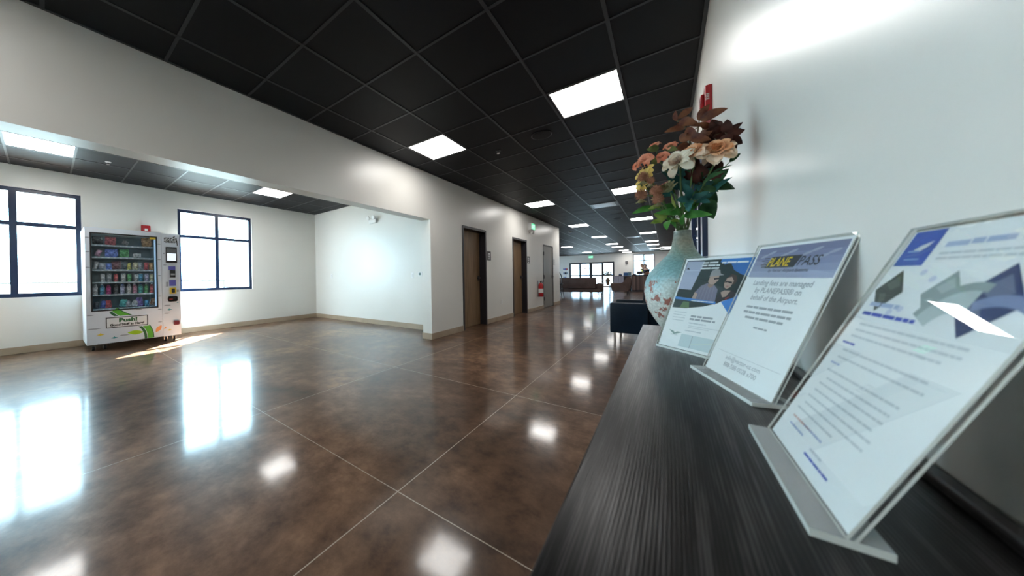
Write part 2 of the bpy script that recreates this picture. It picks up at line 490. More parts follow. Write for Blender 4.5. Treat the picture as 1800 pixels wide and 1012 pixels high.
for x in (-5.66, -4.80):
    g = MB(); g.box(x - .06, x + .06, YF + .0455, YF + .0465, 1.58, 1.70); g.build('decal', mat('decal_grey', (.45, .46, .44), .6), e)

# corridor doors
WOODM = mat('oak_door_veneer', (.20, .12, .06), .45)
noise_tint(WOODM, (.145, .083, .036), (.25, .155, .078), 3.0, 5, .3, .7, stretch=(9, 9, .7), bump=.05, bscale=14)
JAMB = mat('black_door_frame', (.020, .019, .024), .38)
GREYD = mat('grey_painted_door', (.235, .225, .205), .42)
def lever(parent, y, z, x, sgn, mt):
    m = MB(); m.lathe([(.034, 0), (.034, .010), (.015, .012), (.015, .055)], (x, y, z), 16, axis=(1, 0, 0))
    m.box(x + .044, x + .062, min(y - .012, y - .012 + sgn * .13), max(y + .014, y + sgn * .13), z - .014, z + .014, bevel=.005)
    m.box(x, x + .005, y - .034, y + .034, z - .06, z + .05, bevel=.0015, seg=1)
    m.build('handle', mt, parent, smooth=True)
def wood_door(name, d, label):
    o = thing(name, label, 'door', (XL, (d[0] + d[1]) / 2, 0), kind='structure')
    m = MB(); fw = .05
    x0, x1 = XL2 + .02, XL + .012
    m.box(x0, x1, d[0], d[0] + fw, 0, ZD, bevel=.003, seg=1); m.box(x0, x1, d[1] - fw, d[1], 0, ZD, bevel=.003, seg=1)
    m.box(x0, x1, d[0] + fw, d[1] - fw, ZD - fw, ZD, bevel=.003, seg=1)
    m.box(-3.268, -3.25, d[0] + fw, d[0] + fw + .014, 0, ZD - fw); m.box(-3.268, -3.25, d[1] - fw - .014, d[1] - fw, 0, ZD - fw)
    m.build('door_frame', JAMB, o)
    m = MB(); m.box(-3.312, -3.269, d[0] + fw + .003, d[1] - fw - .003, .008, ZD - fw - .003)
    lf = m.build('door_leaf', WOODM, o)
    lever(lf, d[1] - fw - .075, 1.03, -3.269, -1, BLACKM)
    return o
wood_door('door_1', D1, 'oak restroom door in black frame, nearest the vending alcove')
wood_door('door_2', D2, 'oak restroom door in black frame, left of the fire extinguisher')
o = thing('door_3', 'plain grey metal door right of the fire extinguisher', 'door', (XL, 10.62, 0), kind='structure')
m = MB()
m.box(XL2, XL + .008, D3[0], D3[0] + .03, 0, ZD); m.box(XL2, XL + .008, D3[1] - .03, D3[1], 0, ZD); m.box(XL2, XL + .008, D3[0] + .03, D3[1] - .03, ZD - .03, ZD)
m.build('door_frame', mat('dark_grey_frame', (.07, .068, .066), .4), o)
m = MB(); m.box(XL - .055, XL - .010, D3[0] + .033, D3[1] - .033, .012, ZD - .033)
lf = m.build('door_leaf', GREYD, o)
lever(lf, D3[1] - .10, 1.02, XL - .010, -1, BLACKM)
for z in (.30, 1.02, 1.78):
    m = MB(); m.box(XL - .012, XL + .02, D3[0] + .028, D3[0] + .068, z - .06, z + .06, bevel=.004); m.build('hinge', BLACKM, lf)

# storefront frame let into the right wall behind the vase
o = thing('door_5', 'dark navy framed glass door in the right wall behind the flower vase', 'door', (XR, 3.5, 0), kind='structure')
m = MB()
for y0, y1, dx in ((2.95, 3.07, .03), (3.42, 3.50, .022), (4.06, 4.16, .03)): m.box(XR - dx, XR - .0005, y0, y1, 0, 2.08)
m.box(XR - .03, XR - .0005, 3.07, 4.06, 2.0, 2.08)
m.build('door_frame', NAVYFR, o)
for a, b in ((3.07, 3.42), (3.50, 4.06)):
    g = MB(); g.box(XR - .012, XR - .0006, a, b, .0, 2.0); g.build('pane', mat('dark_glass', (.02, .035, .07), .05), o)

# outdoors: railing beyond the alcove windows
o = thing('railing', 'pale pipe railing on the apron outside the alcove windows', 'railing', (-10.2, 1, -.15))
m = MB()
for z in (1.08, .62): m.box(-10.22, -10.18, -8, 12, z - .02, z + .02)
m.build('rail', RAILM, o)
for k in range(9):
    m = MB(); m.box(-10.22, -10.18, -7 + 2.05 * k, -6.96 + 2.05 * k, -.15, 1.06); m.build('post', RAILM, o)
# ------------------------------------------------------------------ ceiling lights
def ceiling_light(x, y, z, label, group):
    o = thing('ceiling_light', label, 'light', (x + .305, y + .305, z), group)
    m = MB(); a, b = .014, .026
    m.box(x + a, x + .61 - a, y + a, y + b, z - .004, z + .02); m.box(x + a, x + .61 - a, y + .61 - b, y + .61 - a, z - .004, z + .02)
    m.box(x + a, x + b, y + b, y + .61 - b, z - .004, z + .02); m.box(x + .61 - b, x + .61 - a, y + b, y + .61 - b, z - .004, z + .02)
    m.build('frame', LEDFR, o)
    m = MB(); m.poly([(x + b, y + b, z - .002), (x + b, y + .61 - b, z - .002), (x + .61 - b, y + .61 - b, z - .002), (x + .61 - b, y + b, z - .002)])
    m.build('diffuser', LEDM, o)
    return o
ORD = ['nearest the camera', 'second from the camera', 'third from the camera', 'fourth from the camera', 'fifth from the camera', 'sixth from the camera', 'seventh from the camera', 'eighth from the camera']
LY = [3.065, 7.335, 11.605, 15.875, 20.145, 22.585, 26.245, 28.685]
for k, y in enumerate(LY):
    ceiling_light(-2.745, y, ZC, 'square ceiling light in the left row over the corridor, %s' % ORD[k], 'corridor ceiling lights')
for k, y in enumerate(LY[:7]):
    ceiling_light(-.905, y, ZC, 'square ceiling light in the right row over the corridor, %s' % ORD[k], 'corridor ceiling lights')
for k, y in enumerate((25.635, 27.465)):
    ceiling_light(-.295, y, ZC, 'square lobby ceiling light beside the vase neck, the %s of two' % ('nearer', 'farther')[k], 'lobby ceiling lights')
for k, (x, y) in enumerate(((-5.185, 20.145), (-5.185, 26.245), (-7.015, 22.585))):
    ceiling_light(x, y, ZC, ('square lobby ceiling light above the brown sofa', 'square lobby ceiling light in front of the glass entrance', 'square lobby ceiling light just past the corridor wall end')[k], 'lobby ceiling lights')
for k, y in enumerate((-.305, 2.685)):
    ceiling_light(XB + .42 + .595 + .012, y - .004, ZA, ('square alcove ceiling light nearest the camera above the vending machine', 'square alcove ceiling light above the right window')[k], 'alcove ceiling lights')
for x in (-2.745, -.905):
    ceiling_light(x, -1.205, ZC, 'square ceiling light behind the camera in the %s row' % ('left' if x < -2 else 'right'), 'corridor ceiling lights')

# air diffusers
GRILLE = mat('daylit_pale_grille', (.80, .84, .88), .25)  # reflected daylight on the louvres put into the pale blue colour
def diffuser(x, y, label):
    o = thing('ceiling_diffuser', label, 'vent', (x + .305, y + .305, ZC), 'ceiling air diffusers')
    m = MB(); m.box(x + .015, x + .595, y + .015, y + .595, ZC - .008, ZC + .01); m.build('backing', BLACKM, o)
    m = MB()
    for k in range(7): m.box(x + .07, x + .54, y + .07 + .068 * k, y + .115 + .068 * k, ZC - .014, ZC - .0079)
    m.build('louvre', GRILLE, o)
diffuser(-1.515, 8.555, 'pale louvred air diffuser in the black ceiling, nearest of three')
diffuser(-1.515, 17.095, 'pale louvred air diffuser in the black ceiling, middle of three')
diffuser(-1.515, 21.365, 'pale louvred air diffuser in the black ceiling, farthest of three')

def speaker(x, y, label):
    o = thing('ceiling_speaker', label, 'speaker', (x, y, ZC), 'ceiling speakers')
    m = MB(); m.lathe([(.125, .0), (.125, -.008), (.112, -.011)], (x, y, ZC), 32); m.build('rim', BLACKM, o, smooth=True)
    m = MB(); m.lathe([(.110, -.0085), (.110, -.0135), (.0, -.0145)], (x, y, ZC), 32); m.build('grille', mat('speaker_mesh', (.006, .006, .007), .7), o)
speaker(-1.21, 3.90, 'round black speaker in the ceiling beyond the large light')
speaker(-1.20, 11.30, 'round black speaker in the ceiling far down the corridor')
def sprinkler(x, y, z, label, mt):
    o = thing('sprinkler', label, 'sprinkler', (x, y, z), 'ceiling sprinklers')
    m = MB(); m.lathe([(.036, 0), (.034, -.006), (.010, -.010)], (x, y, z), 20); m.build('escutcheon', mt, o, smooth=True)
    m = MB(); m.lathe([(.009, -.0095), (.009, -.03), (.022, -.034), (.022, -.036), (.0, -.037)], (x, y, z), 16); m.build('head', CHROME, o)
sprinkler(-1.84, 4.0, ZC, 'small sprinkler in the black ceiling nearest the flowers', BLACKM)
sprinkler(-1.79, 7.5, ZC, 'small sprinkler in the black ceiling between the two light rows', BLACKM)
sprinkler(-6.58, .62, ZA, 'small sprinkler in the alcove ceiling above the vending machine', WHITEP)
o = thing('smoke_detector', 'round smoke detector on the ceiling just past the corridor wall end', 'detector', (-3.05, 13.3, ZC))
m = MB(); m.lathe([(.07, 0), (.07, -.012), (.055, -.040), (.03, -.045)], (-3.05, 13.3, ZC - .0045), 24); m.build('housing', WHITEP, o, smooth=True)
m = MB(); m.lathe([(.056, -.020), (.064, -.021), (.064, -.025), (.056, -.026)], (-3.05, 13.3, ZC - .0045), 24); m.build('vent_ring', mat('detector_grey', (.3, .3, .3), .6), o)

# ------------------------------------------------------------------ things on the corridor wall
SIGNM = mat('sign_charcoal', (.045, .043, .045), .5)
SIGNW = mat('sign_white', (.72, .72, .70), .5)
def room_sign(y, z, label, plate=None):
    o = thing('restroom_sign', label, 'sign', (XL, y, z), 'restroom signs')
    m = MB(); m.box(XL + .0003, XL + .008, y - .085, y + .085, z - .10, z + .10, bevel=.002, seg=1); m.build('plate', plate or SIGNM, o)
    p = Print((XL + .0082, y, z), (0, 1, 0), (0, 0, 1))
    p.rect(-.048, -.035, .048, .062, SIGNW, 0)
    p.ellipse(0, .045, .010, .010, SIGNM, 1); p.poly([(-.018, .030), (.018, .030), (.022, -.004), (.009, -.004), (.008, -.026), (-.008, -.026), (-.009, -.004), (-.022, -.004)], SIGNM, 1)
    p.rect(-.045, -.075, .045, -.055, SIGNW, 0)
    p.build('pictogram', o)
room_sign(6.235, 1.525, 'small dark square sign beside the first oak restroom door')
room_sign(8.735, 1.525, 'small dark square sign beside the second oak restroom door')
room_sign(11.30, 1.525, 'small pale grey square sign beside the grey metal door', mat('sign_pale', (.45, .45, .45), .5))
def outlet(name, label, cat, axis, c, n=2, group='wall outlets and switches'):
    o = thing(name, label, cat, c, group)
    x, y, z = c; d = .006
    m = MB()
    if axis == 'x': m.box(x + .0003, x + d, y - .036, y + .036, z - .058, z + .058, bevel=.002, seg=1)
    else: m.box(x - .036, x + .036, y - d, y - .0003, z - .058, z + .058, bevel=.002, seg=1)
    m.build('cover_plate', WHITEP, o)
    for s in ((-.022, .022) if n == 2 else (0,)):
        m = MB(); h = .014 if n == 2 else .032
        if axis == 'x': m.box(x + d - .001, x + d + .002, y - .016, y + .016, z + s - h, z + s + h, bevel=.001, seg=1)
        else: m.box(x - .016, x + .016, y - d - .002, y - d + .001, z + s - h, z + s + h, bevel=.001, seg=1)
        m.build('socket' if n == 2 else 'rocker', mat('outlet_face', (.66, .66, .65), .4), o)
outlet('outlet', 'white wall outlet between the two oak restroom doors', 'outlet', 'x', (XL, 6.88, .444))
outlet('outlet', 'white wall outlet at the far left of the alcove end wall', 'outlet', 'y', (-7.0, 4.76, 1.14))
outlet('light_switch', 'white light switch beside the thermostat on the alcove end wall', 'switch', 'y', (-4.14, 4.76, 1.11), 1)
outlet('outlet', 'white wall outlet right of the grey metal door', 'outlet', 'x', (XL, 11.62, .444))
o = thing('thermostat', 'small white thermostat with dark display near the alcove corner', 'thermostat', (-3.92, 4.76, 1.13))
m = MB(); m.box(-3.975, -3.865, 4.735, 4.7597, 1.085, 1.175, bevel=.004); m.build('body', WHITEP, o)
m = MB(); m.box(-3.955, -3.895, 4.7335, 4.736, 1.11, 1.16); m.build('display', mat('lcd_dark', (.05, .10, .10), .3), o)
o = thing('emergency_light', 'white twin emergency light high on the alcove end wall', 'light', (-5.3, 4.76, 2.40))
m = MB(); m.box(-5.42, -5.18, 4.70, 4.7597, 2.33, 2.43, bevel=.01); m.build('housing', WHITEP, o)
for x in (-5.39, -5.21):
    m = MB(); m.lathe([(.02, 0), (.045, .03), (.048, .06), (.04, .065)], (x, 4.705, 2.46), 16, axis=(0, -1, -.25)); m.build('lamp_head', WHITEP, o, smooth=True)

# exit signs
EXITG = mat('exit_green', (.10, .60, .30), .4, emit=(.12, .85, .40), estr=.9)
EXITL = mat('exit_letter', (.75, .95, .82), .4, emit=(.6, 1.0, .75), estr=.8)
def exit_sign(label, o_, eu, w, h, dep, lamps):
    """o_ = centre on the wall, eu = direction of reading"""
    n = Vector(eu).cross(Vector((0, 0, 1)))
    o = thing('exit_sign', label, 'exit sign', o_)
    c = Vector(o_); eu = Vector(eu)
    def bx(m, u0, u1, v0, v1, d0, d1, bv=0):
        pts = [c + eu * u + Vector((0, 0, v)) + n * d for u in (u0, u1) for v in (v0, v1) for d in (d0, d1)]
        m.box(min(p.x for p in pts), max(p.x for p in pts), min(p.y for p in pts), max(p.y for p in pts), min(p.z for p in pts), max(p.z for p in pts), bevel=bv)
    m = MB(); bx(m, -w / 2, w / 2, -h / 2, h / 2, .0003, dep, .008); m.build('housing', WHITEP, o)
    p = Print(c + n * (dep + .0003), eu, (0, 0, 1))
    p.rect(-w * .46, -h * .42, w * .46, h * .42, EXITG, 0)
    p.text('EXIT', 0, -h * .23, h * .66, EXITL, 2, align='CENTER', bold=.03)
    p.build('face', o)
    if lamps:
        m = MB(); bx(m, -w * .4, w * .4, -h / 2 - .07, -h / 2 + .001, .0003, dep * .9, .01); m.build('battery_box', mat('exit_grey', (.42, .40, .38), .5), o)
        for s in (-1, 1):
            m = MB(); q = c + eu * (s * w * .28) + n * (dep * .5) + Vector((0, 0, -h / 2 - .065))
            m.lathe([(.02, 0), (.036, .02), (.036, .045), (.03, .05)], q, 14, axis=(n.x, n.y, -.6)); m.build('lamp_head', WHITEP, o, smooth=True)
exit_sign('green lit EXIT sign on the corridor wall above the fire extinguisher', (XL, 8.93, 2.50), (0, 1, 0), .31, .20, .09, True)
exit_sign('green lit EXIT sign on the far wall above the glass entrance', (-5.17, YF, 2.62), (1, 0, 0), .36, .22, .06, False)

# fire extinguisher
o = thing('fire_extinguisher', 'red fire extinguisher hung on the corridor wall beside the grey door', 'fire extinguisher', (XL + .09, 9.52, .42))
ex, ey = XL + .095, 9.52
m = MB(); m.lathe([(.066, .41), (.074, .42), (.074, .74), (.066, .79), (.040, .82), (.022, .83), (.022, .85)], (ex, ey, 0), 24); m.build('cylinder', REDP, o, smooth=True)
m = MB(); m.lathe([(.0748, .53), (.0748, .66)], (ex, ey, 0), 24); lab = m.build('label_band', SIGNW, o, smooth=True)
m = MB(); m.box(ex - .02, ex + .02, ey - .02, ey + .02, .85, .885, bevel=.004); m.box(ex - .012, ex + .10, ey - .012, ey + .012, .885, .897, bevel=.003); m.box(ex + .005, ex + .09, ey - .010, ey + .010, .86, .870, bevel=.003); m.build('valve_handle', BLACKM, o)
m = MB(); m.tube([(ex, ey + .02, .868), (ex + .02, ey + .085, .85), (ex + .01, ey + .098, .76), (ex + .01, ey + .088, .60), (ex + .01, ey + .088, .52)], [.009, .009, .009, .009, .014], 8); m.build('hose', BLACKM, o, smooth=True)
m = MB(); m.box(XL + .0003, ex - .077, ey - .03, ey + .03, .405, .90); m.box(ex - .0775, ex - .02, ey - .028, ey + .028, .405, .4095); m.build('bracket', STEEL, o)

# fire alarm strobe on the right wall, and the red one behind the vending machine
def strobe_right():
    y, z = 2.68, 2.145
    o = thing('fire_alarm_strobe', 'red fire alarm strobe on the right wall above the flowers', 'fire alarm', (XR, y, z))
    m = MB(); m.box(XR - .034, XR - .0003, y - .075, y + .065, z - .10, z + .10, bevel=.006); m.build('housing', REDP, o)
    m = MB(); m.box(XR - .052, XR - .0335, y - .035, y + .045, z - .03, z + .065, bevel=.006); m.build('strobe_lens', mat('strobe_red_lens', (.50, .02, .03), .2), o)
    p = Print((XR - .024, y - .0753, z), (0, 0, -1), (1, 0, 0))
    p.text('FIRE', -.045, -.006, .022, SIGNW, 1, bold=.03); p.build('lettering', o)
strobe_right()
def strobe_alcove():
    y, z = 1.205, 2.075
    o = thing('fire_alarm_strobe', 'red fire alarm strobe on the window wall just above the vending machine', 'fire alarm', (XB, y, z))
    m = MB(); m.box(XB + .0003, XB + .05, y - .065, y + .065, z - .06, z + .06, bevel=.008); m.build('housing', REDP, o)
    m = MB(); m.box(XB + .049, XB + .075, y - .022, y + .022, z - .045, z - .005, bevel=.006); m.build('strobe_lens', WHITEP, o)
strobe_alcove()
# dark box on the far wall
o = thing('wall_speaker', 'small dark box high on the far wall between entrance and window', 'speaker', (-2.55, YF, 2.02))
m = MB(); m.box(-2.63, -2.47, YF - .10, YF - .0003, 1.90, 2.14, bevel=.01); m.build('cabinet', BLACKM, o)
m = MB(); m.box(-2.615, -2.485, YF - .104, YF - .0995, 1.915, 2.125); m.build('grille', mat('grille_grey', (.12, .12, .12), .7), o)
# ------------------------------------------------------------------ vending machine
VF, VB, VY0, VY1, VZ0, VZ1 = -6.95, -7.70, .385, 1.535, .10, 1.925
VW = (.448, 1.212, .625, 1.835)          # display window
VWHITE = mat('vending_white', (.70, .755, .84), .28)
VSIDE = mat('vending_white_side', (.68, .70, .72), .35)
VIN = mat('vending_interior', (.46, .55, .61), .5)
VTRAY = mat('vending_tray', (.44, .53, .58), .45)
PLANK = mat('print_plank_grey', (.33, .36, .42), .4)
GREEN1 = mat('print_leaf_green', (.10, .42, .03), .4)
GREEN2 = mat('print_dark_green', (.015, .12, .035), .4)
LIME = mat('print_lime', (.36, .60, .01), .4)
ORANGE = mat('print_orange', (.80, .32, .12), .4)
YELLOW = mat('print_yellow', (.75, .55, .04), .4)
TEAL = mat('print_teal', (.04, .33, .38), .4)
PBLACK = mat('print_black', (.010, .011, .014), .4)
PWHITE = mat('print_white', (.74, .77, .80), .4)
PURPLE = mat('print_violet', (.12, .12, .48), .4)
DARKRED = mat('coin_cup_red', (.13, .012, .02), .35)
vm = thing('vending_machine', 'white vending machine with leaf graphics standing between the two alcove windows', 'vending machine', (-7.3, .96, 0))
m = MB()
m.box(VB, VF, VY0, VW[0], VZ0, VZ1)                         # left cheek
m.box(VB, VF, VW[1], 1.278, VZ0, VZ1)                       # right cheek of the door
m.box(VB, VF - .002, 1.282, VY1, VZ0, VZ1 - .012)           # payment column
m.box(VB, VF, VW[0], VW[1], VZ0, VW[2]); m.box(VB, VF, VW[0], VW[1], VW[3], VZ1)
m.box(VB, VB + .03, VW[0], VW[1], VW[2], VW[3])
m.build('cabinet', VWHITE, vm)
m = MB(); m.box(VF - .52, VF - .515, VW[0], VW[1], VW[2], VW[3])
for y in (VW[0], VW[1] - .004): m.box(VF - .515, VF - .03, y, y + .004, VW[2], VW[3])
m.box(VF - .515, VF - .03, VW[0] + .004, VW[1] - .004, VW[2], VW[2] + .006); m.box(VF - .515, VF - .03, VW[0] + .004, VW[1] - .004, VW[3] - .006, VW[3])
m.build('interior', VIN, vm)
TRAYS = [1.668, 1.474, 1.270, 1.074, .872, .648]
for z in TRAYS:
    m = MB(); m.box(VF - .50, VF - .085, VW[0] + .012, VW[1] - .03, z - .022, z, bevel=.002, seg=1)
    t = m.build('tray', VTRAY, vm)
    for k in range(10):
        p = Print((VF - .0845, VW[0], z - .011), (0, 1, 0), (0, 0, 1)); p.rect(.045 + .07 * k, -.007, .068 + .07 * k, .007, PWHITE, 0); p.build('price_tag', t)
m = MB(); m.box(VF - .018, VF - .012, VW[0] - .01, VW[1] + .01, VW[2] - .01, VW[3] + .01); m.build('display_glass', clear('display_glass', (.93, .96, .98), .02), vm)
m = MB()
for b in ((VW[0] - .012, VW[0] + .006, VW[2] - .012, VW[3] + .012), (VW[1] - .006, VW[1] + .012, VW[2] - .012, VW[3] + .012)): m.box(VF - .004, VF + .004, *b)
for b in ((VW[2] - .012, VW[2] + .006), (VW[3] - .006, VW[3] + .012)): m.box(VF - .004, VF + .004, VW[0] + .006, VW[1] - .006, *b)
m.build('window_gasket', PBLACK, vm)
m = MB(); m.box(VF - .05, VF - .022, VW[1] - .022, VW[1] - .006, VW[2] + .02, VW[3] - .03); m.build('light_strip', mat('display_light', (.45, .55, .68), .4, emit=(.45, .70, 1.0), estr=.35), vm)
m = MB(); m.box(VF + .0002, VF + .003, 1.13, 1.218, 1.795, 1.845); m.build('yellow_sticker', YELLOW, vm)
# casters
for cx_, cy_ in ((VF - .07, VY0 + .07), (VF - .07, VY1 - .09), (VB + .07, VY0 + .07), (VB + .07, VY1 - .07), (VF - .07, VY1 - .21), (VF - .11, VY0 + .20)):
    m = MB(); m.box(cx_ - .035, cx_ + .035, cy_ - .035, cy_ + .035, .092, .0999); m.box(cx_ - .03, cx_ + .02, cy_ - .024, cy_ - .019, .03, .0925); m.box(cx_ - .03, cx_ + .02, cy_ + .019, cy_ + .024, .03, .0925)
    c = m.build('caster', CHROME, vm)
    m = MB(); m.lathe([(.030, -.017), (.036, -.012), (.036, .012), (.030, .017)], (cx_ - .008, cy_, .036), 20, axis=(0, 1, 0)); m.build('wheel', PBLACK, c, smooth=True)
# payment column
def panel(name, y0, y1, z0, z1, d, mt, parent=vm, bevel=.003):
    m = MB(); m.box(VF - .0018, VF + d, y0, y1, z0, z1, bevel=bevel, seg=1); return m.build(name, mt, parent)
sc_ = panel('touch_screen', 1.338, 1.492, 1.398, 1.68, .012, PBLACK)
m = MB(); m.box(VF + .0122, VF + .0132, 1.352, 1.478, 1.435, 1.565); m.box(VF + .0122, VF + .0131, 1.352, 1.478, 1.575, 1.655); m.build('screen_image', mat('screen_lit', (.75, .78, .80), .3, emit=(.8, .9, 1), estr=.55), sc_)
m = MB(); m.box(VF + .0136, VF + .0138, 1.352, 1.478, 1.575, 1.655); m.build('screen_header', mat('screen_grey', (.12, .13, .14), .3), sc_)
panel('blue_sticker', 1.372, 1.468, 1.268, 1.335, .0015, PURPLE, bevel=0)
cr = panel('bill_acceptor', 1.388, 1.462, 1.135, 1.265, .03, PBLACK)
m = MB(); m.box(VF + .0302, VF + .032, 1.396, 1.454, 1.175, 1.205); m.build('bill_slot', STEEL, cr)
panel('violet_sticker', 1.378, 1.470, .985, 1.09, .0015, PURPLE, bevel=0)
panel('grey_sticker', 1.335, 1.365, .975, 1.055, .0012, PLANK, bevel=0)
kp = panel('card_reader', 1.382, 1.472, .845, .955, .018, YELLOW)
m = MB(); m.box(VF + .0182, VF + .024, 1.405, 1.452, .865, .935, bevel=.004); m.build('reader_face', PBLACK, kp)
panel('key_lock', 1.485, 1.512, .875, .915, .012, STEEL)
m = MB(); m.box(VF - .0018, VF + .014, 1.352, 1.490, .705, .80, bevel=.03, seg=3); cn = m.build('coin_return', PBLACK, vm, smooth=True)
m = MB(); m.box(VF + .0142, VF + .016, 1.37, 1.42, .738, .757); m.build('coin_flap', mat('coin_flap_red', (.45, .06, .06), .4), cn)
panel('coin_cup', 1.425, 1.51, .28, .36, .028, DARKRED, bevel=.012)
# printed graphics, on the door and the column
p = Print((VF + .0004, 0, 0), (0, 1, 0), (0, 0, 1))
def ribbon(pts, offs, mt, layer):
    L, R_ = [], []
    for k, (y, z) in enumerate(pts):
        a = Vector(pts[max(k - 1, 0)]); b = Vector(pts[min(k + 1, len(pts) - 1)]); t = (b - a).normalized(); nrm = Vector((-t.y, t.x))
        L.append((y + nrm.x * offs[0], z + nrm.y * offs[0])); R_.append((y + nrm.x * offs[1], z + nrm.y * offs[1]))
    for k in range(len(pts) - 1): p.poly([L[k], L[k + 1], R_[k + 1], R_[k]], mt, layer)
def bez(P0, P1, P2, P3, n=14):
    return [tuple((1 - t) ** 3 * Vector(P0) + 3 * (1 - t) ** 2 * t * Vector(P1) + 3 * (1 - t) * t * t * Vector(P2) + t ** 3 * Vector(P3)) for t in [k / n for k in range(n + 1)]]
curve = bez((.665, .61), (.80, .42), (1.09, .43), (1.085, .103))
ribbon(curve, (-.005, .075), GREEN1, 1); ribbon(curve, (-.046, -.012), GREEN2, 1); ribbon(curve, (.066, .078), GREEN2, 2)
p.build('printed_ribbon', vm)
def leafshape(c, L_, w, rot, mt, layer=1):
    pts = [(L_ * t, w * math.sin(math.pi * (t + .5))) for t in [-.5 + k / 8 for k in range(9)]] + [(L_ * t, -w * math.sin(math.pi * (t + .5))) for t in [.5 - k / 8 for k in range(1, 8)]]
    cq, sq = math.cos(rot), math.sin(rot)
    p = Print((VF + .0004, 0, 0), (0, 1, 0), (0, 0, 1))
    p.poly([(c[0] + x * cq - y * sq, c[1] + x * sq + y * cq) for x, y in pts], mt, layer)
    p.build('printed_leaf', vm)
leafshape((.93, .225), .20, .036, -.08, LIME); leafshape((1.222, .245), .14, .032, .95, ORANGE); leafshape((1.31, .245), .05, .012, .95, ORANGE)
def bird(y, z, s, mt):
    p = Print((VF + .0004, 0, 0), (0, 1, 0), (0, 0, 1))
    p.poly([(y - 1.5 * s, z), (y - .3 * s, z + .5 * s), (y, z + s), (y + .3 * s, z + .5 * s), (y + 1.6 * s, z + .1 * s), (y, z - .5 * s)], mt, 1)
    p.build('printed_bird', vm)
bird(.53, .245, .03, YELLOW); bird(.68, .175, .026, TEAL); bird(1.37, .56, .028, TEAL); bird(1.37, .20, .02, YELLOW); bird(1.49, .68, .012, TEAL)
p = Print((VF + .0004, 0, 0), (0, 1, 0), (0, 0, 1))
for y, z, l in ((.388, 1.76, .05), (.388, 1.54, .05), (.388, 1.30, .05), (.388, .56, .08), (.388, .345, .16), (.74, .20, .13), (.87, .355, .10), (.93, .60, .09), (1.225, 1.72, .05), (1.225, 1.45, .05), (1.225, 1.17, .05), (1.225, .81, .05), (1.215, .58, .06), (1.215, .36, .06), (1.30, .64, .10), (1.30, .50, .08), (1.30, 1.355, .05), (1.30, 1.56, .03), (.50, .105, .01)):
    p.poly([(y, z), (y + l * .2, z + .010), (y + l * .75, z + .008), (y + l, z + .001), (y + l * .6, z - .008), (y + l * .1, z - .006)], PLANK, 1)
o = p.build('plank_pattern', vm); o['kind'] = 'stuff'
# logo panel
p = Print((VF + .0004, 0, 0), (0, 1, 0), (0, 0, 1))
p.text('2KG', 1.408, 1.775, .092, PBLACK, 2, align='CENTER', bold=.085); p.text('2KG', 1.402, 1.779, .088, PWHITE, 4, align='CENTER', bold=.005)
p.words(1.335, 1.753, .135, .009, PBLACK, 2, 3)
leafshape((1.455, 1.86), .05, .010, .7, PBLACK)
p.poly([(1.488, 1.80), (1.502, 1.80), (1.506, 1.72), (1.498, 1.70), (1.494, 1.73)], PBLACK, 1)
p.build('logo', vm)
# push flap with its notice
m = MB(); m.box(VF - .001, VF + .006, .572, 1.101, .319, .521, bevel=.003, seg=1); fl = m.build('push_flap', VWHITE, vm)
p = Print((VF + .0064, 0, 0), (0, 1, 0), (0, 0, 1))
x0, x1, z0, z1 = .588, 1.085, .335, .505
p.rect(x0, z0, x1, z1, PBLACK, 0); p.rect(x0 + .012, z0 + .012, x1 - .012, z1 - .012, PWHITE, 1)
p.text('Push!', .845, .425, .082, GREEN2, 3, align='CENTER', bold=.05, sx=1.25)
p.text('Good Stuff in Here!', .836, .365, .050, PBLACK, 3, align='CENTER', bold=.05, sx=1.0)
p.build('notice', fl)

# stock: every bottle, can and bag is its own thing
PAL = dict(silver=(.55, .57, .62), grey=(.30, .32, .36), charcoal=(.05, .055, .07), red=(.48, .05, .06), orange=(.70, .26, .08), yellow=(.66, .50, .08), green=(.06, .32, .09), blue=(.06, .12, .45), teal=(.04, .36, .36), aqua=(.05, .30, .52), white=(.72, .75, .80), pink=(.62, .22, .34), purple=(.17, .10, .42), lavender=(.36, .36, .62), brown=(.30, .15, .07), tan=(.58, .45, .28), maroon=(.12, .015, .025), magenta=(.45, .03, .20))
PM = {}
def pm(c):
    if c not in PM:
        mm = mat('wrapper_' + c, PAL[c], .3); b = tuple(x * .35 for x in PAL[c]); w = tuple(min(.85, x * 1.5 + .12) for x in PAL[c])
        noise_tint(mm, b, w, 34, 3, .36, .64); PM[c] = mm
    return PM[c]
SHELFW = ['top', 'second', 'third', 'fourth', 'fifth', 'lowest']
NTH = ['first', 'second', 'third', 'fourth', 'fifth', 'sixth', 'seventh', 'eighth', 'ninth', 'tenth']
CAPM = {c: mat('cap_' + c, PAL[c], .4) for c in ('white', 'charcoal', 'blue')}
def yy(u): return VW[0] + u * (VW[1] - VW[0])
def tag_item(name, cat, row, k, n, color, desc):
    return dict(name=name, label='%s %s on the %s shelf of the vending machine, %s from left' % (color, desc, SHELFW[row], NTH[k]), cat=cat, group='%ss in the vending machine' % name.replace('_', ' '))
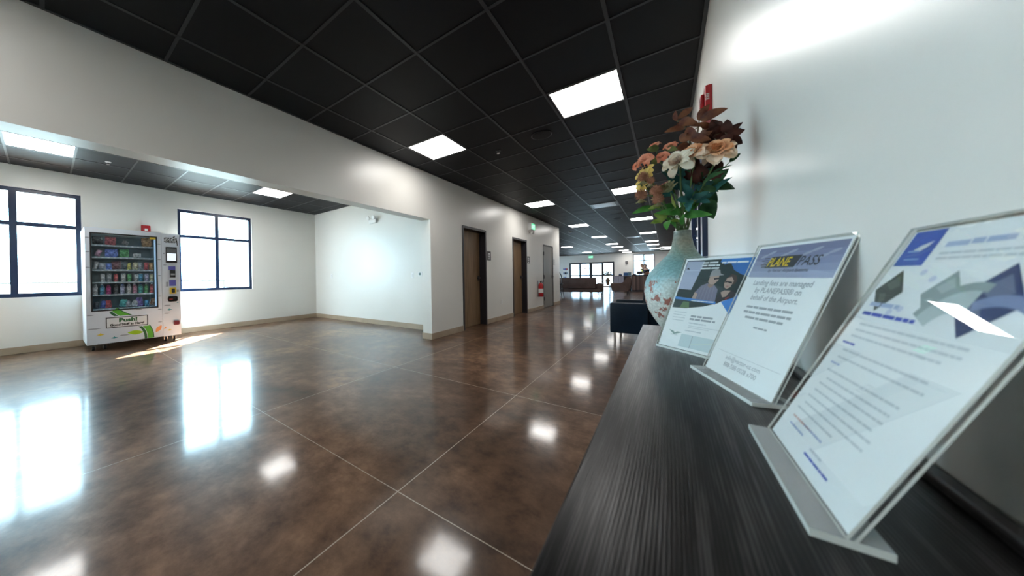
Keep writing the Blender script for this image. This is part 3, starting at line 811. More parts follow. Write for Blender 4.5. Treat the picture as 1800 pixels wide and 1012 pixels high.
def snack_bag(row, k, u, w, h, color, tilt=0, z0=0):
    t = tag_item('snack_bag', 'snack', row, k, 0, color, 'snack bag')
    y, z = yy(u), TRAYS[row]
    m = MB(); n = 7; x = VF - .12
    rows_ = [[m.bm.verts.new((x + s * .022 * math.sin(math.pi * i / (n - 1)) * (1 - abs(2 * j / (n - 1) - 1) ** 2.2), y + (i / (n - 1) - .5) * w, z + .002 + j / (n - 1) * h)) for i in range(n) for j in range(n)] for s in (1, -1)]
    for s in range(2):
        for i in range(n - 1):
            for j in range(n - 1):
                a = rows_[s]
                m.bm.faces.new((a[i * n + j], a[(i + 1) * n + j], a[(i + 1) * n + j + 1], a[i * n + j + 1]))
    bmesh.ops.remove_doubles(m.bm, verts=m.bm.verts, dist=.0004)
    o = m.build(t['name'], pm(color), None, smooth=True)
    o.data.transform(Matrix.Translation((-x, -y, -z))); o.location = (x, y, z)
    if tilt: o.rotation_euler = (tilt, 0, 0); o.location.z += abs(math.sin(tilt)) * w * .5
    props(o, t['label'], t['cat'], t['group'])
def can(row, k, u, color):
    t = tag_item('drink_can', 'drink', row, k, 0, color, 'drink can')
    o = thing(t['name'], t['label'], t['cat'], (VF - .13, yy(u), TRAYS[row]), t['group'])
    m = MB(); m.lathe([(.022, .001), (.027, .008), (.027, .118), (.021, .130)], tuple(o.location), 16); m.build('can_body', pm(color), o, smooth=True)
    m = MB(); m.lathe([(.0212, .1301), (.0212, .133), (.018, .1315)], tuple(o.location), 16); m.build('lid', CHROME, o)
def bottle(row, k, u, color, cap='white', h=.165, r=.029):
    t = tag_item('drink_bottle', 'drink', row, k, 0, color, 'drink bottle')
    o = thing(t['name'], t['label'], t['cat'], (VF - .13, yy(u), TRAYS[row]), t['group'])
    m = MB(); m.lathe([(r * .9, .001), (r, .012), (r, h * .30), (r * .88, h * .42), (r, h * .55), (r * .95, h * .70), (r * .42, h * .90), (r * .42, h * .93)], tuple(o.location), 16); m.build('bottle_body', pm(color), o, smooth=True)
    m = MB(); m.lathe([(r * .5, h * .932), (r * .5, h)], tuple(o.location), 12); m.build('cap', CAPM[cap], o)
for k, (u, w, h, c, t) in enumerate(((.11, .115, .125, 'charcoal', .05), (.29, .125, .13, 'red', -.03), (.50, .075, .07, 'silver', -.45), (.865, .13, .15, 'orange', .04))): snack_bag(0, k, u, w, h, c, t)
for k, (u, w, h, c, t) in enumerate(((.09, .06, .10, 'pink', -.35), (.305, .15, .13, 'blue', 0), (.50, .115, .13, 'green', .04), (.70, .10, .075, 'white', 0))): snack_bag(1, k, u, w, h, c, t)
for k, (u, w, h, c, t) in enumerate(((.055, .05, .12, 'silver', -.25), (.165, .075, .10, 'grey', 0), (.265, .07, .10, 'blue', .05), (.385, .115, .13, 'maroon', .1), (.49, .08, .13, 'charcoal', -.15), (.575, .055, .11, 'yellow', .1), (.66, .07, .125, 'tan', -.12), (.755, .06, .12, 'grey', .1), (.845, .06, .13, 'red', -.05), (.935, .06, .13, 'orange', 0))): snack_bag(2, k, u, w, h, c, t)
for k, (u, c) in enumerate(((.17, 'white'), (.265, 'grey'), (.365, 'red'), (.475, 'silver'), (.575, 'green'), (.685, 'white'), (.755, 'aqua'), (.855, 'lavender'), (.935, 'tan'))): can(3, k, u, c)
for k, (u, c, cp) in enumerate(((.06, 'white', 'white'), (.155, 'aqua', 'white'), (.25, 'magenta', 'charcoal'), (.36, 'charcoal', 'charcoal'), (.46, 'lavender', 'blue'), (.56, 'silver', 'white'), (.655, 'pink', 'white'), (.75, 'teal', 'blue'), (.845, 'green', 'white'), (.935, 'red', 'white'))): bottle(4, k, u, c, cp)
for k, (u, w, h, c, t) in enumerate(((.06, .06, .11, 'charcoal', -.12), (.155, .06, .12, 'blue', -.2), (.25, .075, .125, 'red', .12), (.45, .085, .125, 'teal', -.2), (.55, .07, .10, 'grey', .1), (.635, .08, .10, 'silver', -.35), (.735, .08, .15, 'purple', .1), (.845, .06, .10, 'aqua', 0), (.93, .07, .125, 'brown', -.3))): snack_bag(5, k, u, w, h, c, t)
# ------------------------------------------------------------------ console cabinet under the wall
CWOOD = mat('black_brown_woodgrain', (.02, .019, .02), .36, spec=.14)
def build_wood():
    n, l, b = nodes(CWOOD)
    tc = n.new('ShaderNodeTexCoord'); mp = n.new('ShaderNodeMapping'); mp.inputs['Scale'].default_value = (1.0, .055, 1.0)
    nz = n.new('ShaderNodeTexNoise'); nz.inputs['Scale'].default_value = 9; nz.inputs['Detail'].default_value = 2; nz.inputs['Distortion'].default_value = .4
    l.new(tc.outputs['Object'], mp.inputs[0]); l.new(mp.outputs[0], nz.inputs['Vector'])
    # rings of grain: position across the board pushed about by slow noise
    sx = n.new('ShaderNodeSeparateXYZ'); l.new(mp.outputs[0], sx.inputs[0])
    ma = n.new('ShaderNodeMath'); ma.operation = 'MULTIPLY_ADD'; ma.inputs[1].default_value = .05; l.new(nz.outputs['Fac'], ma.inputs[0]); l.new(sx.outputs[0], ma.inputs[2])
    mu = n.new('ShaderNodeMath'); mu.operation = 'MULTIPLY'; mu.inputs[1].default_value = 2000; l.new(ma.outputs[0], mu.inputs[0])
    si = n.new('ShaderNodeMath'); si.operation = 'SINE'; l.new(mu.outputs[0], si.inputs[0])
    fn = n.new('ShaderNodeTexNoise'); fn.inputs['Scale'].default_value = 150; fn.inputs['Detail'].default_value = 5
    l.new(mp.outputs[0], fn.inputs['Vector'])
    ad = n.new('ShaderNodeMath'); ad.operation = 'MULTIPLY_ADD'; ad.inputs[1].default_value = 9.0; ad.inputs[2].default_value = -4.5; l.new(fn.outputs['Fac'], ad.inputs[0])
    sm = n.new('ShaderNodeMath'); sm.operation = 'ADD'; l.new(si.outputs[0], sm.inputs[0]); l.new(ad.outputs[0], sm.inputs[1])
    cr = n.new('ShaderNodeValToRGB'); mr = n.new('ShaderNodeMapRange'); mr.inputs['From Min'].default_value = -2.6; mr.inputs['From Max'].default_value = 2.6
    l.new(sm.outputs[0], mr.inputs[0]); l.new(mr.outputs[0], cr.inputs[0])
    e = cr.color_ramp.elements; e[0].position = .42; e[0].color = (.0010, .0012, .0018, 1); e[1].position = .88; e[1].color = (.040, .038, .039, 1)
    l.new(cr.outputs[0], b.inputs['Base Color'])
    rr = n.new('ShaderNodeMapRange'); rr.inputs['To Min'].default_value = .32; rr.inputs['To Max'].default_value = .275; l.new(mr.outputs[0], rr.inputs[0]); l.new(rr.outputs[0], b.inputs['Roughness'])
    bp = n.new('ShaderNodeBump'); bp.inputs['Strength'].default_value = .30; bp.inputs['Distance'].default_value = .0005; l.new(mr.outputs[0], bp.inputs['Height']); l.new(bp.outputs[0], b.inputs['Normal'])
build_wood()
BACKLIP = mat('black_edge_band', (.010, .010, .012), .4)
CX0, CX1, CY0, CY1, CZ = -.085, XR - .002, -.45, 1.69, .83
con = thing('console_cabinet', 'long narrow black woodgrain console cabinet along the white wall', 'cabinet', (.07, .62, 0))
m = MB(); m.box(CX0, CX1, CY0, CY1, CZ - .03, CZ, bevel=.0025); m.build('top', CWOOD, con)
m = MB(); m.box(CX1 - .016, CX1, CY0, CY1 - .10, CZ + .0002, CZ + .012, bevel=.003); m.build('back_lip', BACKLIP, con)
m = MB(); m.box(CX0 + .02, CX1, CY0 + .02, CY1 - .02, .09, CZ - .0305); m.build('carcass', CWOOD, con)
m = MB(); m.box(CX0 + .05, CX1, CY0 + .04, CY1 - .04, 0, .0895); m.build('plinth', BACKLIP, con)
for k in range(4):
    y0 = CY0 + .03 + .523 * k
    m = MB(); m.box(CX0 + .002, CX0 + .0195, y0 + .003, y0 + .514, .10, CZ - .036, bevel=.002, seg=1); d = m.build('door', CWOOD, con)
    m = MB(); yk = y0 + (.47 if k % 2 == 0 else .05); m.tube([(CX0 + .002, yk, .60), (CX0 - .022, yk, .60), (CX0 - .022, yk, .48), (CX0 + .002, yk, .48)], .005, 8); m.build('handle', STEEL, d, smooth=True)

# ------------------------------------------------------------------ acrylic sign holders with printed sheets
ACRYL = clear('clear_acrylic', (.965, .98, .975), .02, 1.45)
ACSHEEN = mat('acrylic_pale_sheen', (.66, .71, .73), .14); ACSHEEN.node_tree.nodes['Principled BSDF'].inputs['Alpha'].default_value = .42  # pale reflection on the clear feet put into a milky colour
ACEDGE = mat('acrylic_edge', (.72, .77, .74), .22)
PAPER = mat('white_paper', (.86, .88, .91), .55)
INK = mat('ink_dark', (.035, .04, .055), .6); INKG = mat('ink_grey', (.34, .37, .42), .6); INKL = mat('ink_pale_grey', (.58, .62, .67), .6)
INKB = mat('ink_blue', (.06, .10, .50), .6); INKLB = mat('ink_pale_blue', (.42, .50, .72), .6); INKR = mat('ink_pale_red', (.66, .45, .45), .6)
def frame_of(BL, e, tilt):
    BL = Vector(BL); e = Vector(e).normalized(); t = math.radians(tilt)
    nn = e.cross(Vector((0, 0, 1))); v = Vector((0, 0, 1)) * math.cos(t) - nn * math.sin(t)
    return BL, e, v, e.cross(v)          # origin, across, up the page, towards the reader
def slab(m, o, ax, ay, az, x0, x1, y0, y1, z0, z1, mi=None, skip_edges=None):
    pts = lambda z: [o + ax * x0 + ay * y0 + az * z, o + ax * x1 + ay * y0 + az * z, o + ax * x1 + ay * y1 + az * z, o + ax * x0 + ay * y1 + az * z]
    a = [m.bm.verts.new(p) for p in pts(z0)]; b = [m.bm.verts.new(p) for p in pts(z1)]
    fs = [m.bm.faces.new(a[::-1]), m.bm.faces.new(b)]
    for f in fs: f.material_index = 0
    for k in range(4):
        f = m.bm.faces.new((a[k], a[(k + 1) % 4], b[(k + 1) % 4], b[k])); f.material_index = 1
def holder(name_label, BL, e, tilt, W, H, foot_front, foot_back):
    BL, e, v, n = frame_of(BL, e, tilt)
    hn = Vector((n.x, n.y, 0)).normalized(); Z = Vector((0, 0, 1))
    top = CZ + .0004
    o = thing('sign_holder', name_label, 'sign holder', (BL + e * W / 2) * 1.0 - Vector((0, 0, BL.z - top)), 'acrylic sign holders on the console')
    m = MB(); slab(m, BL, e, v, n, -.004, W + .004, .0, H + .003, .0012, .0032); m.build('front_panel', [ACRYL, ACEDGE], o)
    m = MB(); slab(m, BL, e, v, n, -.004, W + .004, .0, H + .003, -.0034, -.0014); m.build('back_panel', [ACRYL, ACEDGE], o)
    m = MB(); q = Vector((BL.x, BL.y, top))
    slab(m, q, e, hn, Z, -.004, W + .004, -foot_back, foot_front, .0, .0065); m.build('foot', [ACSHEEN, ACEDGE], o)
    return BL, e, v, n
def sheet(label, fr, W, H):
    BL, e, v, n = fr
    o = thing('printed_sheet', label, 'printed sheet', BL + e * W / 2 + v * .001, 'printed sheets in the sign holders')
    m = MB(); slab(m, BL + v * .0012, e, v, n, 0, W, 0, H, -.0009, -.0005); m.build('paper', [PAPER, PAPER], o)
    return o, Print(BL + v * .0012 - n * .0004, e, v)

# nearest: white leaflet with blue emblem
fr = holder('clear acrylic sign holder nearest the camera, holding the white leaflet with diamond photos', (.115, .636, .8365), (.011, -1, 0), 23.4, .222, .292, .022, .022)
o, p = sheet('white leaflet with blue emblem and diamond photos, nearest of the three', fr, .222, .290)
BLUE1 = mat('print_royal_blue', (.035, .10, .46), .5); SKYP = mat('print_sky', (.30, .45, .72), .5)
p.rect(.004, .247, .054, .289, BLUE1, 1)
p.poly([(.022, .266), (.030, .271), (.047, .276), (.043, .270), (.034, .264)], PWHITE, 3); p.rect(.014, .2635, .032, .2655, SKYP, 3)
p.rect(.016, .254, .042, .2555, SKYP, 3)
for k, (u, v_, L_, h) in enumerate(((.068, .267, .030, .0055), (.100, .268, .045, .0055), (.152, .268, .055, .0055))): p.words(u, v_, L_, h, INKLB, 2, k)
p.words(.068, .2585, .14, .0028, INKL, 2, 5); p.words(.068, .253, .14, .0028, INKL, 2, 6)
D1c, D2c, D3c = mat('print_forest', (.055, .07, .065), .5), mat('print_grey_teal', (.30, .37, .38), .5), mat('print_navy', (.030, .055, .16), .5)
def diamond(cu, cv, a, m0, m1, seed):
    p.poly([(cu - a, cv), (cu, cv - a), (cu + a, cv), (cu, cv + a)], m0, 1)
    p.poly([(cu - a * .45, cv + a * .30), (cu + a * .1, cv + a * .05), (cu + a * .55, cv + a * .25), (cu + a * .1, cv + a * .72)], m1, 2)
    p.poly([(cu - a * .5, cv - a * .15), (cu - a * .1, cv - a * .6), (cu + a * .2, cv - a * .45), (cu - a * .05, cv - a * .1)], m1, 2)
diamond(.030, .216, .026, D1c, mat('print_moss', (.12, .14, .12), .5), 1)
diamond(.112, .215, .026, D2c, mat('print_mist', (.42, .48, .50), .5), 2)
diamond(.166, .213, .034, D3c, mat('print_slate', (.14, .17, .28), .5), 3)
def arc(cu, cv, r0, r1, a0, a1, mt, lay):
    n = 14
    for k in range(n):
        t0, t1 = a0 + (a1 - a0) * k / n, a0 + (a1 - a0) * (k + 1) / n
        p.poly([(cu + r0 * math.cos(t0), cv + r0 * math.sin(t0)), (cu + r1 * math.cos(t0), cv + r1 * math.sin(t0)), (cu + r1 * math.cos(t1), cv + r1 * math.sin(t1)), (cu + r0 * math.cos(t1), cv + r0 * math.sin(t1))], mt, lay)
arc(.150, .172, .050, .058, 1.35, 2.75, D2c, 3); arc(.150, .172, .030, .050, 1.45, 2.75, mat('print_pale_teal', (.50, .58, .60), .5), 3)
arc(.185, .160, .050, .060, 1.15, 2.1, mat('print_periwinkle', (.22, .28, .48), .5), 4)
for cu, cv in ((.066, .239), (.072, .197), (.058, .192), (.086, .232)): p.ellipse(cu, cv, .005, .0035, mat('print_pale_lilac', (.62, .66, .82), .5), 1)
p.words(.014, .196, .055, .0050, INKLB, 2, 11); p.words(.012, .184, .095, .0042, INKB, 2, 12)
lines = [(.022, .171, .165, INKL), (.022, .163, .165, INKL), (.022, .155, .150, INKL), (.014, .145, .028, INKB), (.026, .136, .150, INKL), (.026, .126, .155, INKL), (.020, .117, .026, INKLB), (.024, .107, .145, INKL), (.036, .097, .130, INKL), (.028, .088, .140, INKL), (.028, .078, .135, INKL), (.024, .068, .145, INKL), (.028, .058, .140, INKL), (.020, .048, .100, INKL), (.024, .036, .060, INKR), (.060, .036, .050, INKLB), (.028, .026, .045, INKLB), (.100, .022, .030, INKL), (.096, .014, .062, INKB)]
for k, (u, v_, L_, mt) in enumerate(lines): p.words(u, v_, L_, .0026, mt, 2, 20 + k)
p.build('printing', o)

# middle: landing fee notice
fr = holder('clear acrylic sign holder in the middle, holding the landing fee notice', (.071, .977, .8365), (.296, -.955, 0), 20, .226, .298, .027, .035)
W, H = .226, .296
o, p = sheet('landing fee notice with grey sky banner and yellow logo, middle sheet', fr, W, H)
sky = [(.17, .19, .33), (.20, .225, .38), (.235, .265, .43), (.28, .315, .48), (.34, .38, .55)]
for k, c in enumerate(sky): p.rect(.005, .291 - (k + 1) * .0132, W - .005, .291 - k * .0132, mat('banner_sky_%d' % k, c, .5), 1)
for k in range(10): p.ellipse(.03 + .019 * k, .272 + .008 * math.sin(k * 2.1), .012, .0028, mat('banner_cloud', (.33, .36, .50), .5) if k == 0 else MATS['banner_cloud'], 2, rot=.3)
LOGOY = mat('logo_yellow', (.80, .55, .01), .5)
# wordmark: yellow letters on a black slanted block with speed lines, then dark letters
p.poly([(.046, .2455), (.126, .2455), (.136, .2700), (.056, .2700)], INK, 3)
for k, (u0, u1) in enumerate(((.034, .06), (.030, .055), (.036, .055), (.028, .05), (.034, .05))): p.rect(u0, .2470 + k * .0047, u1, .2490 + k * .0047, INK, 3)
p.text('PLANE', .0495, .2487, .0265, LOGOY, 5, shear=.30, bold=.012, sx=.78)
p.text('PASS', .131, .2487, .0265, INK, 5, shear=.30, bold=.008, sx=.88)
p.text('by Vector Airport Systems', .113, .2365, .0095, INK, 4, align='CENTER', shear=.2)
p.rect(.012, .2240, W - .012, .2246, INKG, 3)
for k, t in enumerate(('Landing fees are managed', 'by PLANEPASS\u00ae on', 'behalf of the Airport.')): p.text(t, .112, .2075 - .0165 * k, .0160, INKG, 2, align='CENTER', shear=.08, sx=.95, bold=.01)
for k, L_ in enumerate((.130, .135, .110)): p.words(.112 - L_ / 2, .156 - .0115 * k, L_, .0048, INKG, 2, 50 + k)
p.words(.097, .115, .040, .0036, INKG, 2, 60)
p.rect(.020, .0500, W - .012, .0505, INKG, 2)
p.text('info@vector-us.com', .113, .036, .0135, INKG, 2, align='CENTER'); p.text('888-588-0028 x700', .113, .021, .0135, INKG, 2, align='CENTER')
p.build('printing', o)

# farthest: blue flyer with a photograph of two people
fr = holder('clear acrylic sign holder farthest from the camera beside the vase, holding the blue flyer', (-.022, 1.211, .8365), (.69, -.72, 0), 21, .200, .289, .004, .060)
W, H = .200, .287
o, p = sheet('blue flyer with photo of a man in cap and a woman, beside the vase', fr, W, H)
NIGHT = mat('photo_dark_green', (.022, .040, .045), .5); SKYB = mat('photo_blue', (.045, .17, .48), .5); BRIGHT = mat('photo_bright_blue', (.05, .22, .62), .5)
SHIRT = mat('photo_shirt', (.20, .19, .28), .5); SKIN = mat('photo_skin', (.46, .32, .27), .5); SKIN2 = mat('photo_skin_shade', (.30, .20, .17), .5); CAP = mat('photo_cap', (.32, .31, .33), .5); HAIR = mat('photo_hair', (.075, .045, .04), .5); DRESS = mat('photo_dress', (.03, .025, .035), .5)
PLANEP = mat('photo_fuselage', (.42, .46, .62), .5); GRASS = mat('photo_grass', (.12, .20, .09), .5)
p.poly([(.006, .124), (.050, .125), (.100, .135), (.135, .148), (.150, .160), (.178, .170), (.194, .280), (.006, .280)], NIGHT, 1)
p.poly([(.120, .262), (.135, .268), (.150, .245), (.172, .232), (.185, .228), (.192, .280), (.108, .280)], SKYB, 2)
p.poly([(.108, .270), (.192, .262), (.193, .280), (.108, .280)], BRIGHT, 3)
p.poly([(.006, .186), (.048, .184), (.062, .275), (.008, .278)], PLANEP, 2); p.rect(.008, .245, .056, .247, mat('photo_trim', (.55, .60, .75), .5), 3)
p.poly([(.010, .252), (.018, .256), (.022, .250)], DRESS, 3)
p.poly([(.060, .150), (.062, .176), (.074, .198), (.090, .206), (.112, .200), (.124, .188), (.127, .150)], SHIRT, 3)
p.poly([(.058, .150), (.062, .178), (.072, .172), (.070, .150)], SKIN, 4)
for k in range(5): p.poly([(.074 + .010 * k, .151), (.0755 + .010 * k, .151), (.080 + .008 * k, .196), (.0788 + .008 * k, .196)], mat('photo_stripe', (.26, .25, .34), .5) if k == 0 else MATS['photo_stripe'], 4)
p.poly([(.092, .200), (.096, .212), (.110, .206), (.108, .196), (.100, .192)], SKIN2, 4)
p.poly([(.091, .210), (.092, .232), (.116, .232), (.118, .216), (.110, .204), (.100, .203)], SKIN, 5)
p.poly([(.090, .226), (.092, .244), (.102, .250), (.114, .247), (.118, .236), (.129, .231), (.112, .229)], CAP, 6)
p.poly([(.104, .222), (.119, .224), (.118, .219), (.106, .217)], DRESS, 6)
p.poly([(.128, .150), (.128, .176), (.140, .186), (.166, .186), (.176, .172), (.174, .168), (.150, .158)], DRESS, 3)
p.poly([(.134, .180), (.142, .186), (.158, .186), (.150, .168), (.142, .166)], SKIN, 4)
p.poly([(.134, .200), (.137, .220), (.147, .234), (.160, .230), (.166, .216), (.162, .204), (.156, .204)], HAIR, 4)
p.poly([(.136, .206), (.139, .222), (.150, .226), (.158, .214), (.154, .196), (.146, .190), (.139, .195)], SKIN, 5)
p.poly([(.137, .214), (.145, .213), (.155, .211), (.155, .206), (.148, .207), (.144, .210), (.138, .208)], DRESS, 6)
p.poly([(.142, .199), (.150, .199), (.146, .1965)], mat('photo_lips', (.35, .10, .10), .5), 6)
p.poly([(.150, .164), (.160, .170), (.152, .158)], mat('photo_red', (.35, .03, .04), .5), 5)
p.poly([(.006, .152), (.006, .160), (.130, .152), (.131, .144)], BRIGHT, 7); p.words(.060, .1485, .065, .0028, PWHITE, 8, 70)
p.poly([(.030, .1255), (.060, .1270), (.055, .145), (.036, .146)], GRASS, 3)
p.poly([(.143, .153), (.170, .167), (.186, .185), (.172, .120)], BRIGHT, 8)
p.words(.058, .268, .050, .0050, PWHITE, 5, 71); p.words(.112, .266, .066, .0050, PWHITE, 5, 72); p.words(.057, .259, .052, .0050, PWHITE, 7, 73); p.words(.056, .250, .056, .0050, PWHITE, 7, 74)
for k in range(4): p.words(.018, .110 - .0085 * k, .040, .0022, INKL, 2, 80 + k)
p.words(.074, .100, .068, .0056, INKG, 2, 90); p.words(.073, .091, .072, .0056, INKG, 2, 91)
p.words(.074, .080, .050, .0032, INKL, 2, 92); p.words(.076, .072, .095, .0016, INKL, 2, 93); p.words(.076, .067, .060, .0016, INKL, 2, 94); p.words(.070, .056, .048, .0032, INKL, 2, 95)
p.poly([(.020, .053), (.036, .050), (.042, .045), (.048, .050), (.064, .050), (.050, .044), (.040, .040), (.032, .045)], mat('logo_grey_green', (.25, .36, .36), .5), 2); p.words(.030, .038, .022, .0025, INKL, 2, 96)
p.rect(.064, .008, .160, .046, mat('chart_pale', (.58, .68, .72), .5), 2); p.poly([(.098, .008), (.0996, .008), (.0996, .044), (.098, .044)], INKG, 4); p.poly([(.090, .030), (.0908, .030), (.0890, .046), (.0882, .046)], INKL, 4)
p.poly([(.100, .020), (.155, .032), (.155, .034), (.100, .0215)], mat('chart_line', (.66, .74, .66), .5), 4)
p.build('printing', o)

# ------------------------------------------------------------------ vase
VASEM = mat('distressed_turquoise_glaze', (.4, .6, .6), .42)
def build_vase_material():
    n, l, b = nodes(VASEM)
    tc = n.new('ShaderNodeTexCoord'); sx = n.new('ShaderNodeSeparateXYZ'); l.new(tc.outputs['Object'], sx.inputs[0])
    cl = n.new('ShaderNodeTexNoise'); cl.inputs['Scale'].default_value = 9; cl.inputs['Detail'].default_value = 5; l.new(tc.outputs['Object'], cl.inputs['Vector'])
    ma = n.new('ShaderNodeMath'); ma.operation = 'MULTIPLY_ADD'; ma.inputs[1].default_value = .16; l.new(cl.outputs['Fac'], ma.inputs[0]); l.new(sx.outputs[2], ma.inputs[2])
    mr = n.new('ShaderNodeMapRange'); mr.inputs['From Min'].default_value = .08; mr.inputs['From Max'].default_value = .47; l.new(ma.outputs[0], mr.inputs[0])
    cr = n.new('ShaderNodeValToRGB'); e = cr.color_ramp.elements
    e[0].position = 0; e[0].color = (.60, .60, .54, 1); e[1].position = 1; e[1].color = (.20, .225, .195, 1)
    for pos, c in ((.28, (.68, .70, .67)), (.42, (.54, .66, .67)), (.55, (.27, .50, .56)), (.68, (.20, .38, .40)), (.80, (.24, .32, .28)), (.90, (.25, .25, .20))):
        q = cr.color_ramp.elements.new(pos); q.color = (*c, 1)
    l.new(mr.outputs[0], cr.inputs[0])
    # fine speckle over all
    sp = n.new('ShaderNodeTexNoise'); sp.inputs['Scale'].default_value = 130; sp.inputs['Detail'].default_value = 2; l.new(tc.outputs['Object'], sp.inputs['Vector'])
    s1 = n.new('ShaderNodeValToRGB'); s1.color_ramp.elements[0].position = .42; s1.color_ramp.elements[0].color = (.82, .84, .82, 1); s1.color_ramp.elements[1].position = .60; s1.color_ramp.elements[1].color = (1.08, 1.08, 1.06, 1)
    l.new(sp.outputs['Fac'], s1.inputs[0])
    m1 = n.new('ShaderNodeMix'); m1.data_type = 'RGBA'; m1.blend_type = 'MULTIPLY'; m1.inputs[0].default_value = 1; l.new(cr.outputs[0], m1.inputs[6]); l.new(s1.outputs[0], m1.inputs[7])
    # worn patches down to the red clay on the lower half
    pn = n.new('ShaderNodeTexNoise'); pn.inputs['Scale'].default_value = 21; pn.inputs['Detail'].default_value = 6; pn.inputs['Roughness'].default_value = .68; l.new(tc.outputs['Object'], pn.inputs['Vector'])
    band = n.new('ShaderNodeValToRGB'); be = band.color_ramp.elements; be[0].position = .04; be[0].color = (0, 0, 0, 1); be[1].position = .62; be[1].color = (0, 0, 0, 1)
    for pos, v in ((.14, .55), (.32, 1.0), (.46, .55)): q = band.color_ramp.elements.new(pos); q.color = (v, v, v, 1)
    zz = n.new('ShaderNodeMath'); zz.operation = 'DIVIDE'; zz.inputs[1].default_value = .39; l.new(sx.outputs[2], zz.inputs[0]); l.new(zz.outputs[0], band.inputs[0])
    mm = n.new('ShaderNodeMath'); mm.operation = 'MULTIPLY_ADD'; mm.inputs[1].default_value = .16; l.new(band.outputs[0], mm.inputs[0]); l.new(pn.outputs['Fac'], mm.inputs[2])
    th = n.new('ShaderNodeMapRange'); th.inputs['From Min'].default_value = .672; th.inputs['From Max'].default_value = .69; l.new(mm.outputs[0], th.inputs[0])
    rc = n.new('ShaderNodeMix'); rc.data_type = 'RGBA'; l.new(cl.outputs['Fac'], rc.inputs[0]); rc.inputs[6].default_value = (.20, .06, .045, 1); rc.inputs[7].default_value = (.42, .17, .13, 1)
    m2 = n.new('ShaderNodeMix'); m2.data_type = 'RGBA'; l.new(th.outputs[0], m2.inputs[0]); l.new(m1.outputs[2], m2.inputs[6]); l.new(rc.outputs[2], m2.inputs[7])
    l.new(m2.outputs[2], b.inputs['Base Color'])
    bp = n.new('ShaderNodeBump'); bp.inputs['Strength'].default_value = .25; bp.inputs['Distance'].default_value = .002; bp.invert = True; l.new(th.outputs[0], bp.inputs['Height']); l.new(bp.outputs[0], b.inputs['Normal'])
build_vase_material()
VX, VY = .049, 1.48
prof = [(.044, .0004), (.052, .004), (.062, .018), (.076, .038), (.094, .068), (.107, .096), (.1155, .128), (.1185, .160), (.1165, .190), (.109, .216), (.096, .241), (.078, .264), (.060, .284), (.046, .301), (.037, .318), (.0315, .338), (.0275, .362), (.0255, .380), (.0262, .388), (.0245, .3895), (.0225, .386), (.0225, .33), (.028, .30)]
m = MB(); m.lathe([(r, h) for r, h in prof], (VX, VY, CZ), 64)
m.bm.faces.ensure_lookup_table()
o = m.build('vase', VASEM, None, smooth=True)
o.data.transform(Matrix.Translation((-VX, -VY, -CZ))); o.location = (VX, VY, CZ); o.rotation_euler = (0, 0, -.8)
props(o, 'tall turquoise and cream distressed vase with red worn patches on the console end', 'vase')
